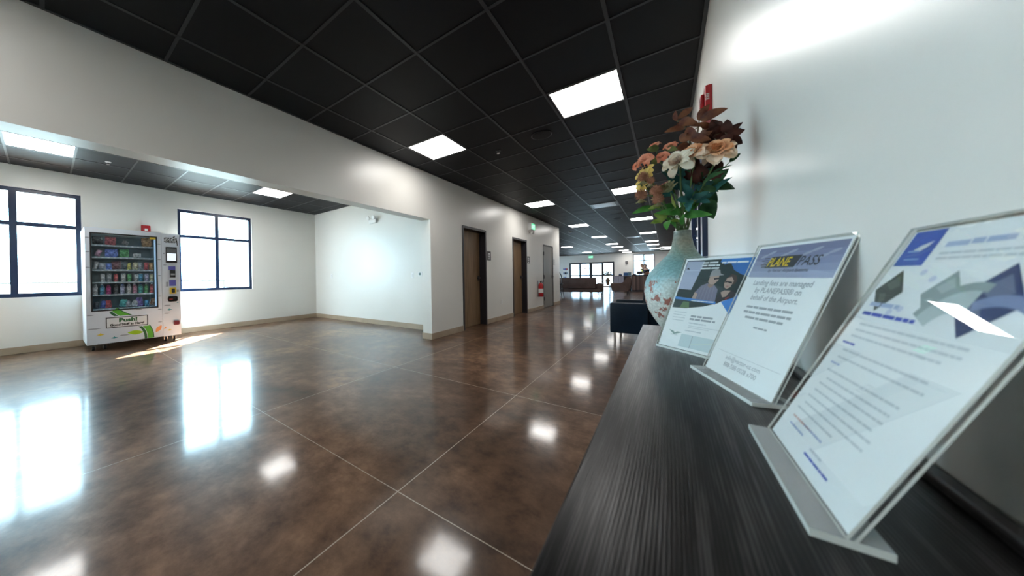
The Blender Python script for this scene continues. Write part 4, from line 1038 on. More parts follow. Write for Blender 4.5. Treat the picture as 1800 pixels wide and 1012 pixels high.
# ------------------------------------------------------------------ the bouquet
# leaves as (foot, tip, width), room coordinates
LEAVES = {
 'burg_left': [
  ((0.102,1.49,1.595),(0.038,1.46,1.616),0.026),
  ((0.06,1.47,1.593),(0.001,1.44,1.589),0.024),
  ((0.036,1.48,1.631),(0.032,1.47,1.668),0.018),
  ((0.038,1.48,1.636),(0.086,1.5,1.677),0.024),
  ((0.043,1.47,1.625),(0.089,1.45,1.596),0.032),
  ((0.064,1.46,1.591),(0.098,1.43,1.514),0.034),
  ((0.07,1.45,1.551),(0.123,1.42,1.516),0.03),
  ((0.068,1.45,1.563),(0.054,1.43,1.549),0.012),
 ],
 'burg_top': [
  ((0.1,1.5,1.617),(0.127,1.5,1.674),0.03),
  ((0.103,1.5,1.619),(0.169,1.46,1.624),0.034),
  ((0.1,1.5,1.612),(0.136,1.52,1.584),0.022),
 ],
 'burg_right': [
  ((0.131,1.49,1.541),(0.144,1.47,1.58),0.026),
  ((0.115,1.49,1.56),(0.146,1.45,1.566),0.024),
  ((0.171,1.47,1.533),(0.168,1.46,1.587),0.03),
  ((0.172,1.46,1.532),(0.195,1.46,1.559),0.026),
  ((0.174,1.46,1.523),(0.21,1.45,1.535),0.022),
  ((0.174,1.46,1.518),(0.201,1.44,1.487),0.032),
  ((0.174,1.45,1.522),(0.185,1.43,1.473),0.036),
  ((0.161,1.45,1.524),(0.137,1.44,1.527),0.03),
  ((0.168,1.44,1.529),(0.157,1.42,1.477),0.034),
  ((0.161,1.48,1.575),(0.135,1.46,1.59),0.014),
 ],
 'burg_low': [
  ((0.104,1.45,1.38),(0.096,1.44,1.446),0.04),
  ((0.105,1.46,1.382),(0.125,1.45,1.436),0.046),
  ((0.095,1.44,1.379),(0.074,1.43,1.431),0.022),
  ((0.092,1.45,1.377),(0.055,1.44,1.433),0.016),
  ((0.121,1.46,1.406),(0.157,1.45,1.439),0.04),
 ],
 'teal': [
  ((0.068,1.4,1.315),(0.05,1.37,1.372),0.03),
  ((0.068,1.4,1.315),(0.033,1.36,1.314),0.036),
  ((0.071,1.39,1.313),(0.061,1.36,1.271),0.03),
  ((0.072,1.4,1.317),(0.113,1.37,1.33),0.024),
  ((0.084,1.4,1.307),(0.114,1.36,1.294),0.028),
  ((0.093,1.42,1.326),(0.123,1.39,1.32),0.026),
  ((0.119,1.44,1.319),(0.167,1.4,1.375),0.03),
  ((0.07,1.45,1.341),(0.027,1.44,1.422),0.044),
  ((0.036,1.46,1.39),(-0.01,1.45,1.457),0.036),
 ],
 'green_right': [
  ((0.113,1.46,1.375),(0.173,1.42,1.34),0.044),
  ((0.137,1.46,1.375),(0.167,1.44,1.412),0.036),
  ((0.102,1.42,1.368),(0.152,1.38,1.394),0.022),
  ((0.116,1.45,1.316),(0.127,1.42,1.247),0.05),
  ((0.102,1.43,1.359),(0.14,1.41,1.334),0.022),
  ((0.121,1.45,1.404),(0.174,1.42,1.418),0.008),
  ((0.171,1.44,1.432),(0.196,1.43,1.454),0.016),
  ((0.111,1.53,1.602),(0.129,1.53,1.602),0.03),
 ],
 'green_low': [
  ((-0.027,1.42,1.306),(-0.097,1.38,1.292),0.026),
  ((0.05,1.44,1.275),(-0.026,1.36,1.279),0.028),
  ((0.052,1.44,1.269),(0.118,1.38,1.256),0.03),
  ((0.046,1.42,1.233),(0.05,1.4,1.268),0.016),
  ((0.011,1.42,1.254),(0.002,1.38,1.219),0.024),
  ((0.044,1.46,1.296),(-0.025,1.43,1.307),0.034),
  ((0.03,1.45,1.227),(-0.002,1.42,1.27),0.02),
 ],
 'lime': [
  ((-0.002,1.4,1.253),(-0.031,1.37,1.278),0.03),
  ((-0.007,1.4,1.254),(-0.04,1.36,1.244),0.024),
  ((-0.01,1.38,1.308),(-0.046,1.35,1.294),0.02),
  ((0.002,1.4,1.258),(-0.006,1.37,1.277),0.022),
  ((0.029,1.38,1.29),(0.016,1.37,1.335),0.01),
  ((0.042,1.42,1.244),(0.016,1.39,1.249),0.02),
 ],
 'coral': [
  ((-0.016,1.44,1.532),(-0.053,1.42,1.53),0.026),
  ((0.005,1.45,1.529),(0.036,1.43,1.509),0.022),
  ((-0.03,1.42,1.465),(-0.029,1.4,1.488),0.02),
 ],
}
def leafmat(name, c1, c2, rough=.5):
    mm = mat(name, c1, rough + .08, spec=.22); noise_tint(mm, c1, c2, 28, 3)
    n, l, b = nodes(mm); tr = n.new('ShaderNodeBsdfTranslucent'); mx = n.new('ShaderNodeMixShader'); mx.inputs[0].default_value = .12
    src = b.inputs['Base Color'].links[0].from_socket
    l.new(src, tr.inputs[0]); l.new(b.outputs[0], mx.inputs[1]); l.new(tr.outputs[0], mx.inputs[2]); l.new(mx.outputs[0], n['Material Output'].inputs[0])
    return mm
BURG = leafmat('burgundy_leaf', (.075, .020, .013), (.19, .075, .034))
BURGD = leafmat('dark_burgundy_leaf', (.024, .009, .008), (.080, .026, .018))
TEALL = leafmat('teal_leaf', (.010, .060, .055), (.030, .130, .120))
DGREEN = leafmat('dark_green_leaf', (.012, .045, .018), (.035, .105, .038))
LGREEN = leafmat('fresh_green_leaf', (.035, .16, .025), (.085, .27, .055))
LIMEL = leafmat('lime_leaf', (.13, .22, .03), (.30, .38, .10))
OLIVE = leafmat('olive_leaf', (.06, .075, .02), (.13, .15, .05))
STEMM = leafmat('green_stem', (.075, .13, .045), (.13, .20, .08))
TWIG = leafmat('brown_stem', (.10, .085, .045), (.17, .14, .08))
PEACH = leafmat('peach_petal', (.84, .38, .17), (.93, .60, .36), .6)
PEACHD = leafmat('deep_peach_petal', (.62, .22, .08), (.80, .38, .18), .6)
CREAM = leafmat('cream_petal', (.92, .66, .44), (.96, .84, .70), .6)
IVORY = leafmat('ivory_petal', (.86, .78, .62), (.94, .90, .78), .6)
CORAL = leafmat('coral_petal', (.74, .22, .12), (.90, .46, .32), .6)
YELLP = leafmat('yellow_petal', (.82, .58, .12), (.92, .76, .32), .6)
FUZZ = leafmat('tawny_bristle', (.30, .12, .07), (.54, .29, .19), .8)
BUDG = leafmat('green_bract', (.20, .22, .10), (.42, .38, .22), .6)
PINKP = leafmat('rose_petal', (.58, .16, .17), (.74, .42, .38), .6)
SPOT = leafmat('freckled_petal', (.52, .33, .24), (.82, .72, .56), .6)
BERRY = mat('dark_berry', (.015, .014, .03), .25)
fr_ = random.Random(11)
TOCAM = Vector((0, 0, 1.06))
def leaf(m, a, b, w, mi=0, bend=.12, fold=.18, face=None, lobes=0, blunt=False):
    """one leaf from foot a to tip b, w wide, turned roughly towards 'face'"""
    a, b = Vector(a), Vector(b); d = b - a; L_ = d.length
    f = (face if face is not None else (Vector((VX - .25, VY - 1.0, 1.35)) - a)).normalized() + Vector((fr_.uniform(-.5, .5), fr_.uniform(-.3, .3), fr_.uniform(-.1, .6)))
    t = d.normalized(); nrm = (f - t * f.dot(t)).normalized(); s = t.cross(nrm)
    NU, NV = 9, 4; g = []
    for i in range(NU + 1):
        u = i / NU
        hw = (math.sin(math.pi * u ** .85) ** .8 if not blunt else min(1, 3.2 * u + .25) * (1 - max(0, (u - .72) / .28) ** 2 * .75)) * w / 2
        if lobes: hw *= .62 + .38 * abs(math.cos(math.pi * u * lobes))
        c = a + d * u + nrm * (bend * L_ * math.sin(math.pi * u)) - nrm * (.10 * L_ * u * u)
        row = []
        for j in range(NV + 1):
            q = (j / NV - .5) * 2
            row.append(m.bm.verts.new(c + s * (q * hw) + nrm * (abs(q) * fold * hw)))
        g.append(row)
    for i in range(NU):
        for j in range(NV):
            try: m.bm.faces.new((g[i][j], g[i + 1][j], g[i + 1][j + 1], g[i][j + 1])).material_index = mi
            except ValueError: pass
NECK = Vector((VX, VY, CZ + .31))
def neckpt(k): return Vector((VX + .013 * math.cos(k * 2.4), VY + .013 * math.sin(k * 2.4), CZ + .335 - .010 * (k % 3)))
def stem(m, k, top, r=.0026, via=None, mi=0):
    P = neckpt(k); up = P + Vector((0, 0, .065)); up.x = VX + (P.x - VX) * 1.2; up.y = VY + (P.y - VY) * 1.2
    T = Vector(top); q = via if via is not None else up + (T - up) * .45 + Vector((0, 0, .02))
    pts = [P, up] + [Vector(q)] + [T]
    # smooth
    out = []
    for i in range(len(pts) - 1):
        p0, p1, p2, p3 = pts[max(i - 1, 0)], pts[i], pts[i + 1], pts[min(i + 2, len(pts) - 1)]
        for s in range(6):
            t = s / 6
            out.append(.5 * ((2 * p1) + (-p0 + p2) * t + (2 * p0 - 5 * p1 + 4 * p2 - p3) * t * t + (-p0 + 3 * p1 - 3 * p2 + p3) * t ** 3))
    out.append(T); m.tube(out, [r] * (len(out) - 1) + [r * .8], 7, mi)
    return out
def filler(key, n, c, r, L_, w, seed, ext=.03):
    q = random.Random(seed); c = Vector(c)
    for i in range(n):
        d = Vector((q.uniform(-1, 1), q.uniform(-.6, .8), q.uniform(-1, 1))).normalized(); a = c + Vector((d.x * r[0], d.y * r[1], d.z * r[2])) * q.uniform(.2, .8)
        b = a + (d + Vector((0, 0, .35))).normalized() * L_ * q.uniform(.8, 1.25)
        b.x = min(b.x, XR - .018)
        LEAVES[key].append((tuple(a), tuple(b), w * q.uniform(.85, 1.2)))
filler('burg_left', 6, (.085, 1.51, 1.555), (.04, .03, .03), .055, .030, 1)
filler('burg_right', 8, (.155, 1.485, 1.52), (.035, .03, .035), .050, .034, 2)
filler('burg_low', 9, (.095, 1.475, 1.42), (.05, .03, .035), .055, .038, 3)
filler('teal', 7, (.055, 1.475, 1.385), (.06, .03, .045), .060, .040, 4)
filler('green_right', 8, (.115, 1.485, 1.375), (.05, .03, .045), .060, .042, 5)
filler('green_low', 4, (.03, 1.47, 1.29), (.04, .02, .03), .055, .030, 6)
def closest(pts, a): return min(pts, key=lambda q: (q - Vector(a)).length)
def spray(name, label, k, top, leaves, lm, via=None, sm=None, lobes=0, bend=.12, thick=.0022):
    o = thing(name, label, 'foliage', neckpt(k), 'leaf sprays in the vase')
    m = MB(); pts = stem(m, k, top, thick, via)
    for a, b, w in leaves:
        q = closest(pts, a); 
        if (q - Vector(a)).length > .004: m.tube([q, (q + Vector(a)) / 2 + Vector((0, 0, -.004)), Vector(a)], .0012, 6)
    m.build('stem', sm or STEMM, o, smooth=True)
    for a, b, w in leaves:
        m = MB(); leaf(m, a, b, w, 0, bend, lobes=lobes); m.build('leaf', lm, o, smooth=True, autosmooth=180)
    return o
spray('burgundy_leaf_spray', 'burgundy leaf spray reaching left over the peach blooms', 0, (.043, 1.475, 1.628), LEAVES['burg_left'], BURG, via=(.075, 1.475, 1.53), sm=TWIG)
spray('burgundy_leaf_spray', 'burgundy leaf spray at the very top of the bouquet', 1, (.1005, 1.50, 1.618), LEAVES['burg_top'], BURG, via=(.085, 1.50, 1.50), sm=TWIG)
spray('burgundy_leaf_spray', 'dark burgundy leaf spray on the right against the white wall', 2, (.168, 1.465, 1.555), LEAVES['burg_right'], BURGD, via=(.125, 1.48, 1.44), sm=TWIG)
spray('burgundy_leaf_spray', 'dark burgundy leaf spray under the peach blooms', 3, (.104, 1.455, 1.385), LEAVES['burg_low'], BURGD, sm=TWIG)
spray('teal_leaf_spray', 'teal maple shaped leaf spray in the middle of the bouquet', 4, (.070, 1.40, 1.317), LEAVES['teal'], TEALL, lobes=2.5)
spray('green_leaf_spray', 'dark green leaf spray on the right side of the bouquet', 5, (.113, 1.455, 1.378), LEAVES['green_right'], DGREEN)
spray('green_leaf_spray', 'fresh green leaf spray just above the vase neck', 6, (.046, 1.42, 1.275), LEAVES['green_low'], LGREEN)
spray('lime_leaf_spray', 'pale lime leaf spray left of the vase neck', 7, (-.008, 1.40, 1.285), LEAVES['lime'], LIMEL, lobes=2.5)

def petal(m, c, ax, ang, L_, w, open_, mi, curl=.25, r0=.004, blunt=True):
    """petal growing from c; ax = flower axis; open_ = degrees away from the axis"""
    ax = Vector(ax).normalized(); e = ax.orthogonal().normalized(); f = ax.cross(e)
    rad = e * math.cos(ang) + f * math.sin(ang)
    th = math.radians(open_); d = ax * math.cos(th) + rad * math.sin(th); nrm = ax * math.sin(th) - rad * math.cos(th)
    a = Vector(c) + rad * r0; s = d.cross(nrm); NU, NV = 7, 5; g = []
    wob = fr_.uniform(-.12, .12); ruf = fr_.uniform(2, 4); ph = fr_.uniform(0, 6)
    for i in range(NU + 1):
        u = i / NU; hw = w / 2 * (min(1, .28 + 1.15 * u) * (1 - max(0, (u - .70) / .30) ** 2.2 * .72) if blunt else math.sin(math.pi * min(1, u * .93 + .05)) ** .75)
        cc = a + d * (L_ * u) - nrm * (curl * L_ * (u * u)) + nrm * (.12 * L_ * math.sin(math.pi * u)); row = []
        for j in range(NV + 1):
            q = (j / NV - .5) * 2
            row.append(m.bm.verts.new(cc + s * (q * hw + wob * L_ * u * u) + nrm * (.30 * hw * q * q + .10 * L_ * u * math.sin(ruf * q * 2 + ph))))
        g.append(row)
    for i in range(NU):
        for j in range(NV): m.bm.faces.new((g[i][j], g[i + 1][j], g[i + 1][j + 1], g[i][j + 1])).material_index = mi
def flower(name, label, k, c, ax, rings, mats, via=None, smt=None, extra=None, group='flower stems in the vase'):
    o = thing(name, label, 'flower', neckpt(k), group)
    c = Vector(c); ax = Vector(ax).normalized()
    m = MB(); stem(m, k, c - ax * .012, .0027, via); m.build('stem', smt or STEMM, o, smooth=True)
    m = MB(); m.lathe([(.003, -.014), (.009, -.008), (.011, .0), (.006, .004)], c, 12, axis=tuple(ax)); m.build('calyx', STEMM, o, smooth=True)
    m = MB()
    for n, L_, w, op, mi, curl in rings:
        for q in range(n): petal(m, c, ax, 2 * math.pi * (q + fr_.uniform(-.18, .18)) / n + op * .05, L_ * fr_.uniform(.86, 1.1), w * fr_.uniform(.9, 1.12), op + fr_.uniform(-8, 8), mi, curl * fr_.uniform(.6, 1.3))
    m.build('bloom', mats, o, smooth=True, autosmooth=180)
    return o
dahl = [(6, .046, .040, 94, 0, .30), (6, .044, .037, 74, 0, .15), (6, .038, .031, 58, 1, .02), (6, .032, .027, 44, 1, -.15), (6, .027, .022, 31, 2, -.3), (5, .021, .016, 19, 2, -.4), (3, .016, .012, 7, 2, -.4)]
flower('peach_bloom', 'large peach ruffled bloom, left of the two', 8, (.080, 1.425, 1.476), (-.45, -.70, .60), dahl, [CREAM, PEACH, PEACHD], via=(.070, 1.44, 1.36))
flower('peach_bloom', 'large peach ruffled bloom, right of the two beside the wall', 9, (.141, 1.425, 1.470), (-.20, -.80, .60), [(a, b * 1.05, c * 1.05, d, e_, f_) for a, b, c, d, e_, f_ in dahl], [CREAM, PEACH, PEACHD], via=(.098, 1.44, 1.35))
# cream magnolia: broad petals and a freckled heart
o = flower('cream_bloom', 'ivory flat petalled bloom with a freckled heart', 10, (.038, 1.41, 1.455), (-.45, -.82, .35), [(5, .048, .034, 86, 0, .22), (5, .040, .032, 60, 0, .10), (6, .030, .026, 40, 1, -.1), (5, .022, .018, 22, 1, -.2)], [IVORY, SPOT], via=(.045, 1.43, 1.35))
# coral blossom spray
o = thing('coral_blossom_spray', 'spray of small coral blossoms at the upper left of the bouquet', 'flower', neckpt(11), 'flower stems in the vase')
cor = [((-.029, 1.47, 1.556), .015, (-.2, -.5, .9)), ((.017, 1.455, 1.534), .019, (-.2, -.6, .8)), ((-.058, 1.415, 1.487), .025, (-.4, -.8, .4)), ((-.007, 1.43, 1.492), .020, (-.3, -.8, .5)), ((-.085, 1.41, 1.472), .014, (-.8, -.6, .2))]
m = MB(); pts = stem(m, 11, (-.020, 1.45, 1.50), .0024, via=(.020, 1.455, 1.39))
for c, r, ax in cor:
    q = closest(pts, c); m.tube([q, (q + Vector(c)) / 2 + Vector((0, 0, .004)), Vector(c) - Vector(ax).normalized() * .004], .0014, 6)
m.build('stem', STEMM, o, smooth=True)
for c, r, ax in cor:
    m = MB()
    for n, op, s_ in ((6, 84, 1.15), (5, 56, 1.0), (4, 32, .75), (3, 14, .5)):
        for q in range(n): petal(m, c, ax, 2 * math.pi * q / n + op, r * s_, r * .95 * s_, op, 0, .15, .002)
    m.build('blossom', CORAL, o, smooth=True, autosmooth=180)
for a, b, w in LEAVES['coral']:
    m = MB(); leaf(m, a, b, w, 0, .1); m.build('leaf', OLIVE, o, smooth=True, autosmooth=180)
m = MB()
for dx, dz in ((0, 0), (.009, .002), (-.008, -.003), (.004, -.008), (-.003, .007), (.012, -.006)): m.ball((-.064 + dx, 1.392 + dx * .2, 1.462 + dz), .0042, 2)
m.build('berries', BERRY, o, smooth=True)
# yellow daisies
flower('yellow_bloom', 'pale yellow bloom behind the tawny bristle balls, upper of two', 12, (-.055, 1.405, 1.434), (-.6, -.7, .35), [(8, .034, .024, 80, 0, .1), (6, .024, .018, 52, 0, .0)], [YELLP], via=(-.005, 1.44, 1.33))
flower('yellow_bloom', 'pale yellow bloom behind the tawny bristle balls, lower of two', 13, (-.066, 1.405, 1.392), (-.75, -.6, .15), [(8, .030, .022, 80, 0, .1), (6, .022, .016, 52, 0, .0)], [YELLP], via=(-.008, 1.43, 1.30))
# bristle balls
def thistle(label, k, balls, via):
    balls = [(c, r * 1.18) for c, r in balls]
    o = thing('bristle_ball_spray', label, 'flower', neckpt(k), 'flower stems in the vase')
    m = MB(); c0 = Vector(balls[0][0]); pts = stem(m, k, c0, .0022, via)
    for c, r in balls[1:]: q = closest(pts, Vector(c) - Vector((-.01, 0, .03))); m.tube([q, Vector(c)], .0014, 6)
    m.build('stem', STEMM, o, smooth=True)
    for c, r in balls:
        m = MB(); c = Vector(c); m.ball(c, r * .62, 2)
        N = 150
        for i in range(N):
            z = 1 - 2 * (i + .5) / N; a = i * 2.39996; d = Vector((math.sqrt(1 - z * z) * math.cos(a), math.sqrt(1 - z * z) * math.sin(a), z)); d = (d + Vector((fr_.uniform(-.12, .12), fr_.uniform(-.12, .12), fr_.uniform(-.12, .12)))).normalized()
            t1 = d.orthogonal().normalized() * r * .09; t2 = d.cross(t1).normalized() * r * .09
            b = c + d * r * .5; tip = m.bm.verts.new(c + d * r * fr_.uniform(.9, 1.06)); q = [m.bm.verts.new(b + t1 * math.cos(x) + t2 * math.sin(x)) for x in (0, 2.1, 4.2)]
            for s in range(3): m.bm.faces.new((q[s], q[(s + 1) % 3], tip))
        m.build('bristle_ball', FUZZ, o)
        m = MB()
        for q in range(7): petal(m, c - Vector((0, 0, r * .55)), (0, .1, -1), 2 * math.pi * q / 7, r * .9, r * .6, 55, 0, -.2, .002, False)
        m.build('bracts', BUDG, o, smooth=True, autosmooth=180)
thistle('pair of tawny bristle balls in front of the upper yellow bloom', 14, [((-.064, 1.376, 1.418), .0185), ((-.044, 1.385, 1.402), .0155)], (-.010, 1.42, 1.31))
thistle('cluster of tawny bristle balls at the lower left of the bouquet', 15, [((-.024, 1.365, 1.357), .0205), ((-.0205, 1.362, 1.326), .0185), ((-.070, 1.372, 1.352), .0195)], (.010, 1.41, 1.28))
# layered bud
o = thing('artichoke_bud', 'layered green and pink bud right of the bristle balls', 'flower', neckpt(16), 'flower stems in the vase')
c = Vector((.014, 1.388, 1.352)); ax = Vector((-.45, -.25, .85)).normalized()
m = MB(); stem(m, 16, c - ax * .004, .0026, (.030, 1.42, 1.29)); m.build('stem', STEMM, o, smooth=True)
m = MB()
for n, L_, w, op, mi in ((8, .030, .020, 74, 0), (8, .034, .020, 52, 0), (7, .036, .020, 34, 0), (6, .036, .018, 20, 1), (5, .034, .014, 8, 1)):
    for q in range(n): petal(m, c, ax, 2 * math.pi * (q + .5 * (op % 4)) / n, L_, w, op, mi, -.25, .005, False)
m.build('bud', [BUDG, PINKP], o, smooth=True, autosmooth=180)
# ------------------------------------------------------------------ navy armchair beyond the console
NAVYL = mat('navy_leather', (.003, .010, .020), .42, spec=.2)
noise_tint(NAVYL, (.0025, .009, .018), (.004, .013, .026), 6, 3, bump=.08, bscale=160, bdist=.0008)
o = thing('armchair', 'navy leather box armchair on chrome legs beyond the console', 'armchair', (-.38, 5.57, 0))
for y in (5.15, 5.88):
    m = MB(); m.box(-.655, -.20, y, y + .12, .21, .645, bevel=.018, seg=3); m.build('arm', NAVYL, o, smooth=True)
m = MB(); m.box(-.63, -.29, 5.272, 5.878, .21, .31, bevel=.01); m.build('base', NAVYL, o, smooth=True)
m = MB(); m.box(-.66, -.29, 5.275, 5.875, .3105, .445, bevel=.03, seg=3); m.build('seat_cushion', NAVYL, o, smooth=True)
m = MB(); m.box(-.285, -.08, 5.275, 5.875, .22, .86, bevel=.035, seg=3, rot=((-.2, 5.57, .3), 'Y', .06)); m.build('backrest', NAVYL, o, smooth=True)
for x, y in ((-.60, 5.20), (-.60, 5.94), (-.24, 5.20), (-.24, 5.94)):
    m = MB(); m.box(x - .014, x + .014, y - .014, y + .014, .0, .2095, bevel=.002, seg=1); m.build('leg', CHROME, o)

# ------------------------------------------------------------------ lobby furniture
BROWNL = mat('brown_leather', (.060, .030, .024), .42)
noise_tint(BROWNL, (.075, .045, .038), (.115, .072, .060), 3, 4, bump=.08, bscale=120, bdist=.001)
def splay(m, a, b, r0=.016, r1=.010): m.tube([a, b], [r0, r1], 10)
o = thing('sofa', 'brown leather sofa seen from behind in the lobby', 'sofa', (-3.65, 17.4, 0))
m = MB(); m.box(-4.72, -2.56, 17.03, 17.84, .18, .362, bevel=.02); m.build('base', BROWNL, o, smooth=True)
m = MB(); m.box(-4.52, -2.755, 17.0, 17.20, .366, .925, bevel=.04, seg=3); m.build('backrest', BROWNL, o, smooth=True)
for x0, x1 in ((-4.75, -4.525), (-2.75, -2.53)):
    m = MB(); m.box(x0, x1, 17.06, 17.86, .21, .63, bevel=.05, seg=3); m.build('arm', BROWNL, o, smooth=True)
for x0, x1 in ((-4.515, -3.65), (-3.64, -2.76)):
    m = MB(); m.box(x0, x1, 17.205, 17.88, .364, .49, bevel=.03, seg=3); m.build('seat_cushion', BROWNL, o, smooth=True)
for x, y, sx_ in ((-4.55, 17.12, -.03), (-3.86, 17.12, 0), (-3.4, 17.12, 0), (-2.66, 17.14, .04), (-4.55, 17.76, -.03), (-2.66, 17.76, .04)):
    m = MB(); splay(m, (x, y, .181), (x + sx_, y, 0)); m.build('leg', BLACKM, o, smooth=True)

SUNLITL = mat('sunlit_leather_tan', (.34, .22, .15), .4)  # brown leather with the sunlight on its edges painted in as tan
o = thing('armchair', 'brown leather lounge chair facing left in front of the reception desk', 'armchair', (-1.72, 17.55, 0))
for y0, y1 in ((17.20, 17.32), (17.80, 17.92)):
    m = MB()
    prof_ = [(-2.10, .27), (-1.42, .25), (-1.30, .60), (-1.30, .80), (-1.345, .93), (-1.42, .945), (-1.50, .90), (-1.60, .70), (-1.72, .625), (-2.13, .625), (-2.14, .55)]
    m.prism([(x, y0, z) for x, z in prof_], (0, y1 - y0, 0)); m.build('side_panel', BROWNL, o)
m = MB(); m.box(-2.11, -1.50, 17.322, 17.798, .25, .36, bevel=.01); m.build('base', BROWNL, o)
m = MB(); m.box(-2.12, -1.55, 17.325, 17.795, .3605, .46, bevel=.03, seg=3); m.build('seat_cushion', BROWNL, o, smooth=True)
m = MB(); m.box(-1.53, -1.39, 17.325, 17.795, .36, .92, bevel=.03, seg=3, rot=((-1.46, 17.56, .4), 'Y', .14)); m.build('backrest', SUNLITL, o, smooth=True)
m = MB(); m.box(-2.13, -1.70, 17.20, 17.32, .6255, .635, bevel=.004); m.box(-2.13, -1.70, 17.80, 17.92, .6255, .635, bevel=.004); m.build('sunlit_arm_top', SUNLITL, o)  # thin strips added to carry the sunlit tone on the arm tops
for x, y, dx in ((-2.02, 17.28, -.04), (-2.02, 17.84, -.04), (-1.48, 17.28, .05), (-1.48, 17.84, .05)):
    m = MB(); splay(m, (x, y, .255), (x + dx, y, 0)); m.build('leg', BLACKM, o, smooth=True)

o = thing('side_table', 'small black side table between the sofa and the lounge chair', 'table', (-2.46, 18.1, 0))
m = MB(); m.box(-2.66, -2.26, 17.9, 18.3, .50, .53, bevel=.004); m.build('tabletop', BLACKM, o)
for x, y in ((-2.63, 17.93), (-2.29, 17.93), (-2.63, 18.27), (-2.29, 18.27)):
    m = MB(); m.box(x - .015, x + .015, y - .015, y + .015, 0, .4995); m.build('leg', BLACKM, o)
BRONZV = mat('brown_ceramic', (.16, .09, .055), .35)
noise_tint(BRONZV, (.08, .045, .03), (.26, .16, .10), 8, 4)
tv = (-2.36, 18.02, .5303)
m = MB(); m.lathe([(.05, 0), (.085, .10), (.105, .21), (.095, .29), (.055, .34), (.05, .355), (.04, .35), (.04, .30)], tv, 28)
v = m.build('vase', BRONZV, None, smooth=True); v.data.transform(Matrix.Translation(-Vector(tv))); v.location = tv
props(v, 'brown ceramic vase on the small black side table', 'vase')
DRY = leafmat('dried_olive_leaf', (.075, .075, .055), (.16, .155, .115))
o = thing('dried_plant', 'olive grey dried foliage in the brown lobby vase', 'plant', (tv[0], tv[1], tv[2] + .31))
m = MB()
tips = []
for k in range(14):
    a = k * 2.4; r = .05 + .13 * (k % 5) / 4; t = Vector((tv[0] + r * math.cos(a), tv[1] + r * math.sin(a), tv[2] + .48 + .20 * ((k * 7) % 10) / 10)); tips.append(t)
    m.tube([(tv[0] + .01 * math.cos(a), tv[1] + .01 * math.sin(a), tv[2] + .30), ((tv[0] + t.x) / 2, (tv[1] + t.y) / 2, tv[2] + .45), t], .004, 5)
m.build('stems', TWIG, o)
for k, t in enumerate(tips):
    m = MB()
    for q in range(3):
        d = Vector((fr_.uniform(-1, 1), fr_.uniform(-1, 1), fr_.uniform(.1, 1))).normalized() * .09
        leaf(m, t - d * .3, t + d, .05, 0, .1, face=Vector((0, -1, .3)))
    m.build('leaf', DRY, o, smooth=True, autosmooth=180)

# reception desk
SLAT = mat('walnut_slats', (.10, .06, .05), .5)
def build_slats():
    n, l, b = nodes(SLAT)
    tc = n.new('ShaderNodeTexCoord'); sx = n.new('ShaderNodeSeparateXYZ'); l.new(tc.outputs['Object'], sx.inputs[0])
    mu = n.new('ShaderNodeMath'); mu.operation = 'MULTIPLY'; mu.inputs[1].default_value = 11; l.new(sx.outputs[0], mu.inputs[0])
    fl = n.new('ShaderNodeMath'); fl.operation = 'FLOOR'; l.new(mu.outputs[0], fl.inputs[0])
    wn = n.new('ShaderNodeTexWhiteNoise'); wn.noise_dimensions = '1D'; l.new(fl.outputs[0], wn.inputs['W'])
    cr = n.new('ShaderNodeValToRGB'); cr.color_ramp.elements[0].color = (.045, .025, .022, 1); cr.color_ramp.elements[1].color = (.20, .13, .11, 1); l.new(wn.outputs['Value'], cr.inputs[0])
    l.new(cr.outputs[0], b.inputs['Base Color'])
build_slats()
DX0, DX1, DY = -1.66, 1.2, 22.5
o = thing('reception_desk', 'reception desk with brown vertical slats and dark top in the far lobby', 'desk', (-.4, 22.9, 0))
m = MB()
k = 0; x = DX0
while x < DX1 - .05:
    m.box(x + .004, x + .087, DY, DY + .03, .08, .97); x += .0909
m.build('slatted_front', SLAT, o)
m = MB(); m.box(DX0, DX1, DY + .0305, DY + .75, .0, .9695); m.build('carcass', BLACKM, o)
m = MB(); m.box(DX0 - .02, DX1 + .02, DY - .03, DY + .78, .97, 1.015, bevel=.004); m.build('desk_top', BLACKM, o)
GREYC = mat('pale_lavender_cabinet', (.36, .35, .42), .5)
o = thing('low_cabinet', 'pale grey panelled cabinet at the left end of the reception desk', 'cabinet', (-2.15, 22.8, 0))
m = MB(); m.box(-2.62, -1.70, 22.56, 23.1, .0, .95); m.build('carcass', BLACKM, o)
for k in range(4):
    m = MB(); m.box(-2.615 + .132 * k, -2.49 + .132 * k, 22.54, 22.559, .06, .94, bevel=.003, seg=1); m.build('panel', GREYC, o)
m = MB(); m.box(-2.63, -1.70, 22.53, 23.12, .9505, .975); m.build('top', GREYC, o)
BINB = mat('blue_plastic', (.03, .10, .26), .4); BINT = mat('teal_grey_plastic', (.09, .18, .24), .45)
for k, (x0, x1, z1, mt, lb) in enumerate(((-2.10, -1.88, 1.17, BINB, 'blue storage bin on the low grey cabinet, left of the pair'), (-1.875, -1.72, 1.185, BINT, 'teal grey storage bin on the low grey cabinet, right of the pair'))):
    b = thing('storage_bin', lb, 'bin', ((x0 + x1) / 2, 22.75, .9755), 'storage bins by the reception desk')
    m = MB(); m.box(x0, x1, 22.60, 22.95, .9755, z1 - .02, bevel=.008); m.build('body', mt, b)
    m = MB(); m.box(x0 - .006, x1 + .006, 22.594, 22.956, z1 - .0195, z1, bevel=.004); m.build('lid', mt, b)
b = thing('brochure_rack', 'small blue leaflet stand at the left of the storage bins', 'rack', (-2.28, 22.75, .9755))
m = MB()
for k in range(3): m.box(-2.36 + .055 * k, -2.315 + .055 * k, 22.70, 22.73, .9755, 1.09 + .02 * (k % 2))
m.build('leaflet', BINB, b)
